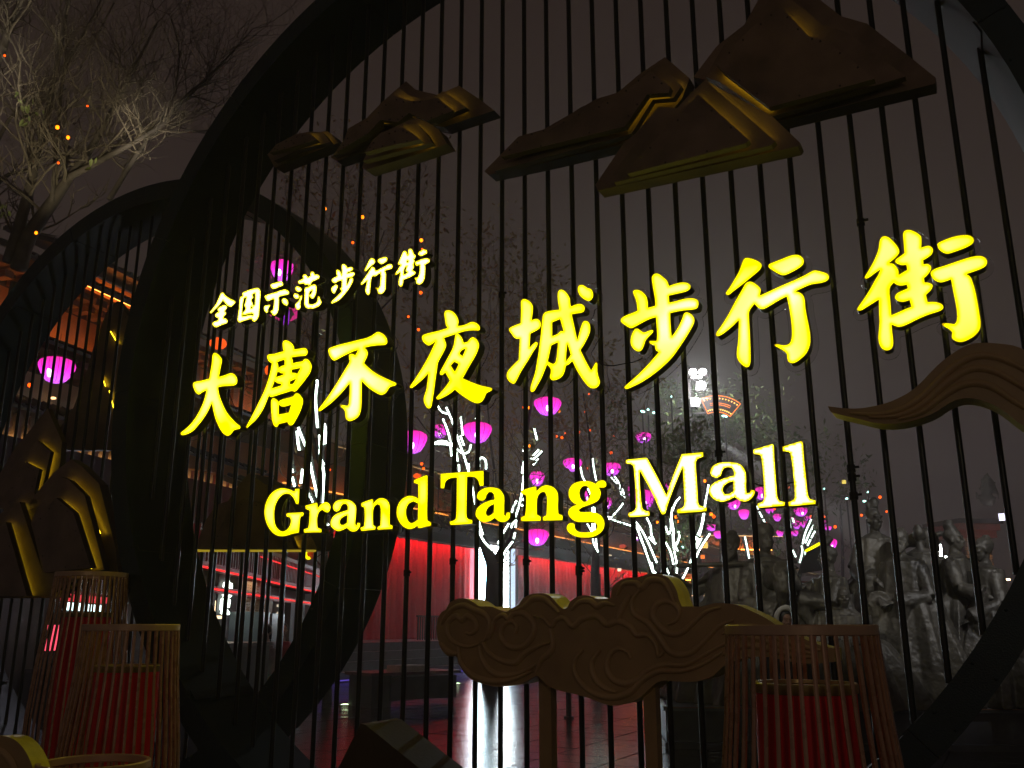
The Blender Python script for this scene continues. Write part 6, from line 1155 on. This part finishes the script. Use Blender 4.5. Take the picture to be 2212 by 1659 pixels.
def statue(px, py, d, s, ang, label, arms, beard=0, hair='bun', wid=1.0, seed=1, leanpx=0, base_z=PLZ, disp=.055, drape=.5):
    hc = at_d(px, py, d); g = at_d(px+leanpx, 1353, d); base = Vector((g.x, g.y, base_z))
    vdir = (CAM-hc); vdir.z = 0; vdir.normalize(); F = Matrix.Rotation(ang, 3, 'Z') @ vdir; R = F.cross(Vector((0, 0, 1)))
    root = thing('bronze_statue', (base.x, base.y, base_z), label, 'statue', 'bronze figures of the statue group')
    mb = MB(); head_parts(mb, hc, s, F, R, beard, hair)
    shz = hc.z-.27*s; top = Vector((hc.x, hc.y, shz)); off = top-base; off.z = 0
    robe(mb, base, shz+.04*s, s, F, R, lean=(off.dot(R)/s, off.dot(F)/s), wid=wid, seed=seed)
    shl = [top+R*(.20*s*k)+Vector((0, 0, -.03*s)) for k in (-1, 1)]
    mb.tube([shl[0], top+Vector((0, 0, .035*s)), shl[1]], [.085*s, .105*s, .085*s], n=12); mb.ball(top+Vector((0, 0, -.2*s)), (.215*s, .15*s, .26*s), n=16, m=10, R=Matrix((R, F, Vector((0, 0, 1)))).transposed())
    for k, a in zip((0, 1), arms):
        if a is None: continue
        e, w = a; L = lambda v: top+R*(v[0]*s)+F*(v[1]*s)+Vector((0, 0, v[2]*s)); arm(mb, shl[k], L(e), L(w), s, drape=drape*s*.6)
    # sash and crossed collar folds
    for k in (-1, 1): mb.tube([top+R*(.11*s*k)+F*.10*s+Vector((0, 0, .03*s)), top+F*.16*s+Vector((0, 0, -.16*s)), top-R*(.10*s*k)+F*.15*s+Vector((0, 0, -.34*s))], .022*s, n=6)
    for i in range(7):
        q = random.Random(seed*9+i); x = q.uniform(-.22, .22); mb.tube([top+R*(x*s)+F*(.14*s)+Vector((0, 0, -.35*s)), base+Vector((0, 0, (shz-base_z)*.45))+R*(x*1.3*s)+F*(.24*s), base+R*(x*1.7*s)+F*(.31*s)+Vector((0, 0, .05))], [.016*s, .03*s, .045*s], n=6)
    o = mb.build('bronze_body', M_brz, root); finish(o, .0105*s, disp*s*.55, 3); return root
r0 = thing('statue_plinth', tuple(on_ground(1850, 14)), 'long low dark plinth under the bronze statue group', 'plinth')
pp = Plane(1400, 13.3, 2300, 12.9)
pp.bx(MB(), 1430, 2420, -3.2, 0, .08, PLZ-.06).build('plinth_body', M_bench, r0); pp.bx(MB(), 1425, 2425, -3.3, .06, PLZ-.06, PLZ-.002).build('plinth_cap', M_stage, r0); pp.bx(MB(), 1425, 2425, -3.3, .12, 0, .08).build('plinth_foot', M_bench, r0)
pp.bx(MB(), 1428, 2420, .065, .075, PLZ-.02, PLZ-.01).build('trim_line', M_brk, r0)
S_ = 1.36
statue(1577, 1178, 14.2, S_*1.12, -.55, 'bearded bronze elder at the left end of the group, holding a pole', [((-.42, .05, -.12), (-.72, .22, -.02)), ((.40, .12, -.20), (.62, .3, -.05))], beard=1, hair='topknot', wid=1.15, seed=2, leanpx=-10)
statue(1652, 1165, 13.9, S_*1.12, .45, 'bronze man in a soft cap looking down, second from the left', [((-.34, .05, -.32), (-.30, .32, -.42)), ((.30, .10, -.34), (.05, .34, -.46))], hair='cap', wid=1.15, seed=3)
statue(1787, 1205, 13.6, S_*.92, -1.2, 'dark crouching bronze figure with an outstretched arm', [((-.30, .12, -.26), (-.1, .42, -.20)), ((.2, .3, -.1), (.1, .62, .12))], hair='crest', wid=1.25, seed=4, leanpx=15)
statue(1888, 1122, 14.4, S_*1.0, .6, 'tallest dark bronze figure, one arm stretched to the left', [((-.42, .0, .02), (-.72, .1, .10)), ((.36, .05, -.3), (.30, .3, -.42))], hair='crest', wid=1.25, seed=5)
statue(1942, 1168, 13.8, S_*.98, -.5, 'bronze man with wavy hair facing right, centre of the right half', [((-.34, .1, -.36), (-.05, .34, -.42)), ((.34, .1, -.36), (.1, .36, -.40))], beard=.5, hair='bun', wid=1.2, seed=6)
statue(1986, 1158, 14.3, S_*.85, 3.0, 'bronze woman with a low bun seen from behind', [((-.30, .1, -.34), (-.12, .34, -.40)), ((.30, .1, -.34), (.1, .34, -.40))], hair='bun', wid=1.0, seed=7, drape=.9)
statue(2062, 1165, 14.0, S_*.95, 1.2, 'bronze woman with a tall looped hairdo in trailing robes', [((-.34, .05, -.32), (-.42, .2, -.62)), ((.34, .12, -.30), (.30, .38, -.40))], hair='high', wid=1.1, seed=8, drape=1.0)
statue(2122, 1186, 13.7, S_*.98, -1.1, 'bronze man looking to the right at the far right of the group', [((-.34, .05, -.34), (-.22, .34, -.50)), ((.34, .12, -.32), (.30, .40, -.36))], hair='bun', wid=1.2, seed=9, drape=.9)
statue(1822, 1290, 13.2, S_*.8, .1, 'low seated bronze child between the robes of the group', [((-.3, .1, -.3), (-.12, .3, -.3)), ((.3, .1, -.3), (.12, .32, -.36))], hair='bun', wid=1.5, seed=10)
# pole across the first two figures
t_ = thing('bronze_pole', tuple(at_d(1500, 1225, 13.9)), 'long bronze pole carried level by the two left figures', 'pole')
MB().tube([at_d(1462, 1222, 13.8), at_d(1560, 1219, 13.9), at_d(1720, 1212, 13.9)], .035, n=10).build('shaft', M_brz, t_, smooth=True)
# unseen spots added to light the statues, right of view and near the ring
def wash(px, py, d, tx, ty, td, e, ang, col=(.92, .94, 1)):
    l = bpy.data.lights.new('statue_wash', 'SPOT'); l.energy = e; l.spot_size = math.radians(ang); l.spot_blend = .7; l.color = col; l.shadow_soft_size = .12
    o = bpy.data.objects.new('statue_wash', l); COL.objects.link(o); o.location = at_d(px, py, d); o.rotation_euler = (at_d(tx, ty, td)-o.location).to_track_quat('-Z', 'Y').to_euler(); tag(o, kind='structure')
wash(2330, 700, 10.5, 1960, 1290, 14, 300, 50)
wash(1330, 640, 8.6, 1680, 1230, 14, 330, 34, (1, .97, .86))

# sculpture on the far pedestal: horse-like mass on legs with a raised figure
d = 62; t_ = thing('rooftop_sculpture', tuple(at_d(2133, 1133, d)), 'hazy sculpture of a standing figure on top of the brick pedestal', 'sculpture'); mb = MB(); u = upx(d)
P = lambda x, y: at_d(x, y, d)
mb.tube([P(2117, 1135), P(2118, 1110), P(2124, 1085)], [3*u, 3.5*u, 5*u], n=10); mb.tube([P(2150, 1135), P(2149, 1110), P(2144, 1085)], [3*u, 3.5*u, 5*u], n=10)
mb.ball(P(2134, 1078), (17*u, 10*u, 15*u)); mb.ball(P(2132, 1052), (13*u, 9*u, 14*u)); mb.ball(P(2132, 1031), (8*u, 8*u, 9*u)); mb.ball(P(2130, 1017), (4*u, 4*u, 5*u))
mb.tube([P(2118, 1052), P(2108, 1066), P(2112, 1085)], [5*u, 4*u, 2.5*u], n=8); mb.tube([P(2146, 1052), P(2158, 1064), P(2156, 1082)], [5*u, 4*u, 2.5*u], n=8); mb.tube([P(2112, 1040), P(2132, 1030), P(2154, 1042)], [3*u, 6*u, 3*u], n=8)
finish(mb.build('stone_figure', mat('pale_stone', (.30, .28, .24), rough=.7), t_), .22, .3, 3)

# ================================================================= people
M_skin = mat('skin', (.42, .24, .17), rough=.5, var=.1, scale=20)
def person(px, d, h, ang, label, coat, hairm, hood=None, legs=None, arms_=((-.24, .04, -.30), (-.22, .16, -.52)), arms2=((.24, .04, -.30), (.20, .18, -.50))):
    g = on_ground(px, d); s = h/1.70; hc = g+Vector((0, 0, h-.12*s)); v = (CAM-hc); v.z = 0; v.normalize(); F = Matrix.Rotation(ang, 3, 'Z') @ v; R = F.cross(Vector((0, 0, 1)))
    root = thing('person', tuple(g), label, 'person'); mb = MB(); head_parts(mb, hc, s, F, R, 0, 'none'); top = hc+Vector((0, 0, -.25*s))
    L = lambda v_: top+R*(v_[0]*s)+F*(v_[1]*s)+Vector((0, 0, v_[2]*s))
    mb.ball(top+Vector((0, 0, -.22*s)), (.17*s, .11*s, .26*s), n=14, m=10, R=Matrix((R, F, Vector((0, 0, 1)))).transposed()); mb.ball(top+Vector((0, 0, -.52*s)), (.15*s, .11*s, .14*s))
    for k, a in ((-1, arms_), (1, arms2)):
        sh = L((.17*k, 0, -.04)); mb.tube([sh, L(a[0]), L(a[1])], [.045*s, .036*s, .026*s], n=10); hand(mb, L(a[1]), L(a[1])-L(a[0]), s*.95)
        hip = L((.08*k, 0, -.58)); kn = L((.09*k, .03, -.98)); an = g+R*(.10*k*s)+Vector((0, 0, .08*s)); mb.tube([hip, kn, an], [.075*s, .052*s, .036*s], n=10)
        mb.tube([an+F*-.05*s+Vector((0, 0, -.03)), an+F*.06*s+Vector((0, 0, -.04)), an+F*.15*s+Vector((0, 0, -.05))], [.04*s, .04*s, .028*s], n=8)
    finish(mb.build('body', M_skin, root), .011*s, 0, 2)
    mb = MB(); m = 12; n = 28; vs = []
    for i in range(m+1):
        t = i/m; z = -.78+.80*t; r = (.20-.03*math.sin(t*math.pi))*(1 if t < .9 else .75)
        for k in range(n):
            q = 2*math.pi*k/n; f = 1+.035*math.sin(7*q+t*5); vs.append(L((math.cos(q)*r*f*1.12, math.sin(q)*r*f*.8, z)))
    mb.add(vs, [(i*n+k, i*n+(k+1) % n, (i+1)*n+(k+1) % n, (i+1)*n+k) for i in range(m) for k in range(n)]+[tuple(range(n))[::-1], tuple(m*n+k for k in range(n))])
    for k, a in ((-1, arms_), (1, arms2)): mb.tube([L((.17*k, 0, -.04)), L(a[0]), L(a[0]).lerp(L(a[1]), .9)], [.075*s, .065*s, .055*s], n=12)
    finish(mb.build('coat', coat, root), .014*s, .012, 3)
    mb = MB()
    for k in (-1, 1): mb.tube([L((.08*k, 0, -.62)), L((.09*k, .03, -.98)), g+R*(.10*k*s)+Vector((0, 0, .12*s))], [.095*s, .075*s, .062*s], n=12)
    mb.build('trousers', legs or M_darkw, root, smooth=True)
    hm = MB(); c0 = hc+Vector((0, 0, .02*s)); hm.ball(c0-F*.018*s+Vector((0, 0, .015*s)), (.092*s, .108*s, .108*s), n=18, m=12, R=Matrix((R, F, Vector((0, 0, 1)))).transposed()); hm.tube([c0-F*.07*s, c0-F*.075*s+Vector((0, 0, -.14*s))], [.08*s, .07*s], n=12)
    hm.v = [tuple(Vector(v)-F*max(0, (Vector(v)-c0).dot(F)-.062*s) if (Vector(v)-c0).z < .045*s else v) for v in hm.v]
    hm.build('hair', hairm, root, smooth=True)
    if hood:
        hb = MB(); pts = []
        for i in range(13):
            q = math.pi*(-.15+1.3*i/12); pts.append(hc+R*(math.cos(q)*.125*s)+Vector((0, 0, math.sin(q)*.145*s+.01*s))+F*.03*s)
        hb.tube(pts, .036*s, n=10); finish(hb.build('hood_trim', hood, root), .012, .02, 1)
    return root
M_hair = mat('dark_hair', (.015, .012, .010), rough=.45); M_fur = mat('white_fur', (.62, .60, .56), rough=.9, bump=.6, bscale=80)
person(1698, 12.3, 1.80, .35, 'person with dark hair in a pale fur trimmed hood standing before the statues', mat('dark_coat', (.035, .035, .045), rough=.8), M_hair, hood=M_fur)
person(576, 16.2, 1.62, -.5, 'person in a pale jacket at the shop front behind the bars', mat('pale_jacket', (.45, .42, .48), rough=.8), M_hair)
person(612, 18.5, 1.66, .3, 'person in a red jacket beside the blue poster of the shop', mat('red_jacket', (.35, .02, .05), rough=.8), M_hair)
# ================================================================= night mist
hz = bpy.data.materials.new('night_mist'); hz.use_nodes = True; t = hz.node_tree; t.nodes.clear()
v = t.nodes.new('ShaderNodeVolumePrincipled'); v.inputs['Color'].default_value = (.90, .83, .80, 1); v.inputs['Density'].default_value = 0.0048; v.inputs['Anisotropy'].default_value = 0.5
o = t.nodes.new('ShaderNodeOutputMaterial'); t.links.new(v.outputs[0], o.inputs['Volume'])
MB().add([(x, y, z) for x in (-345, 345) for y in (-58, 345) for z in (-1.03, 30)], [(0, 1, 3, 2), (4, 6, 7, 5), (0, 4, 5, 1), (2, 3, 7, 6), (0, 2, 6, 4), (1, 5, 7, 3)]).build('haze', hz, kind='stuff')
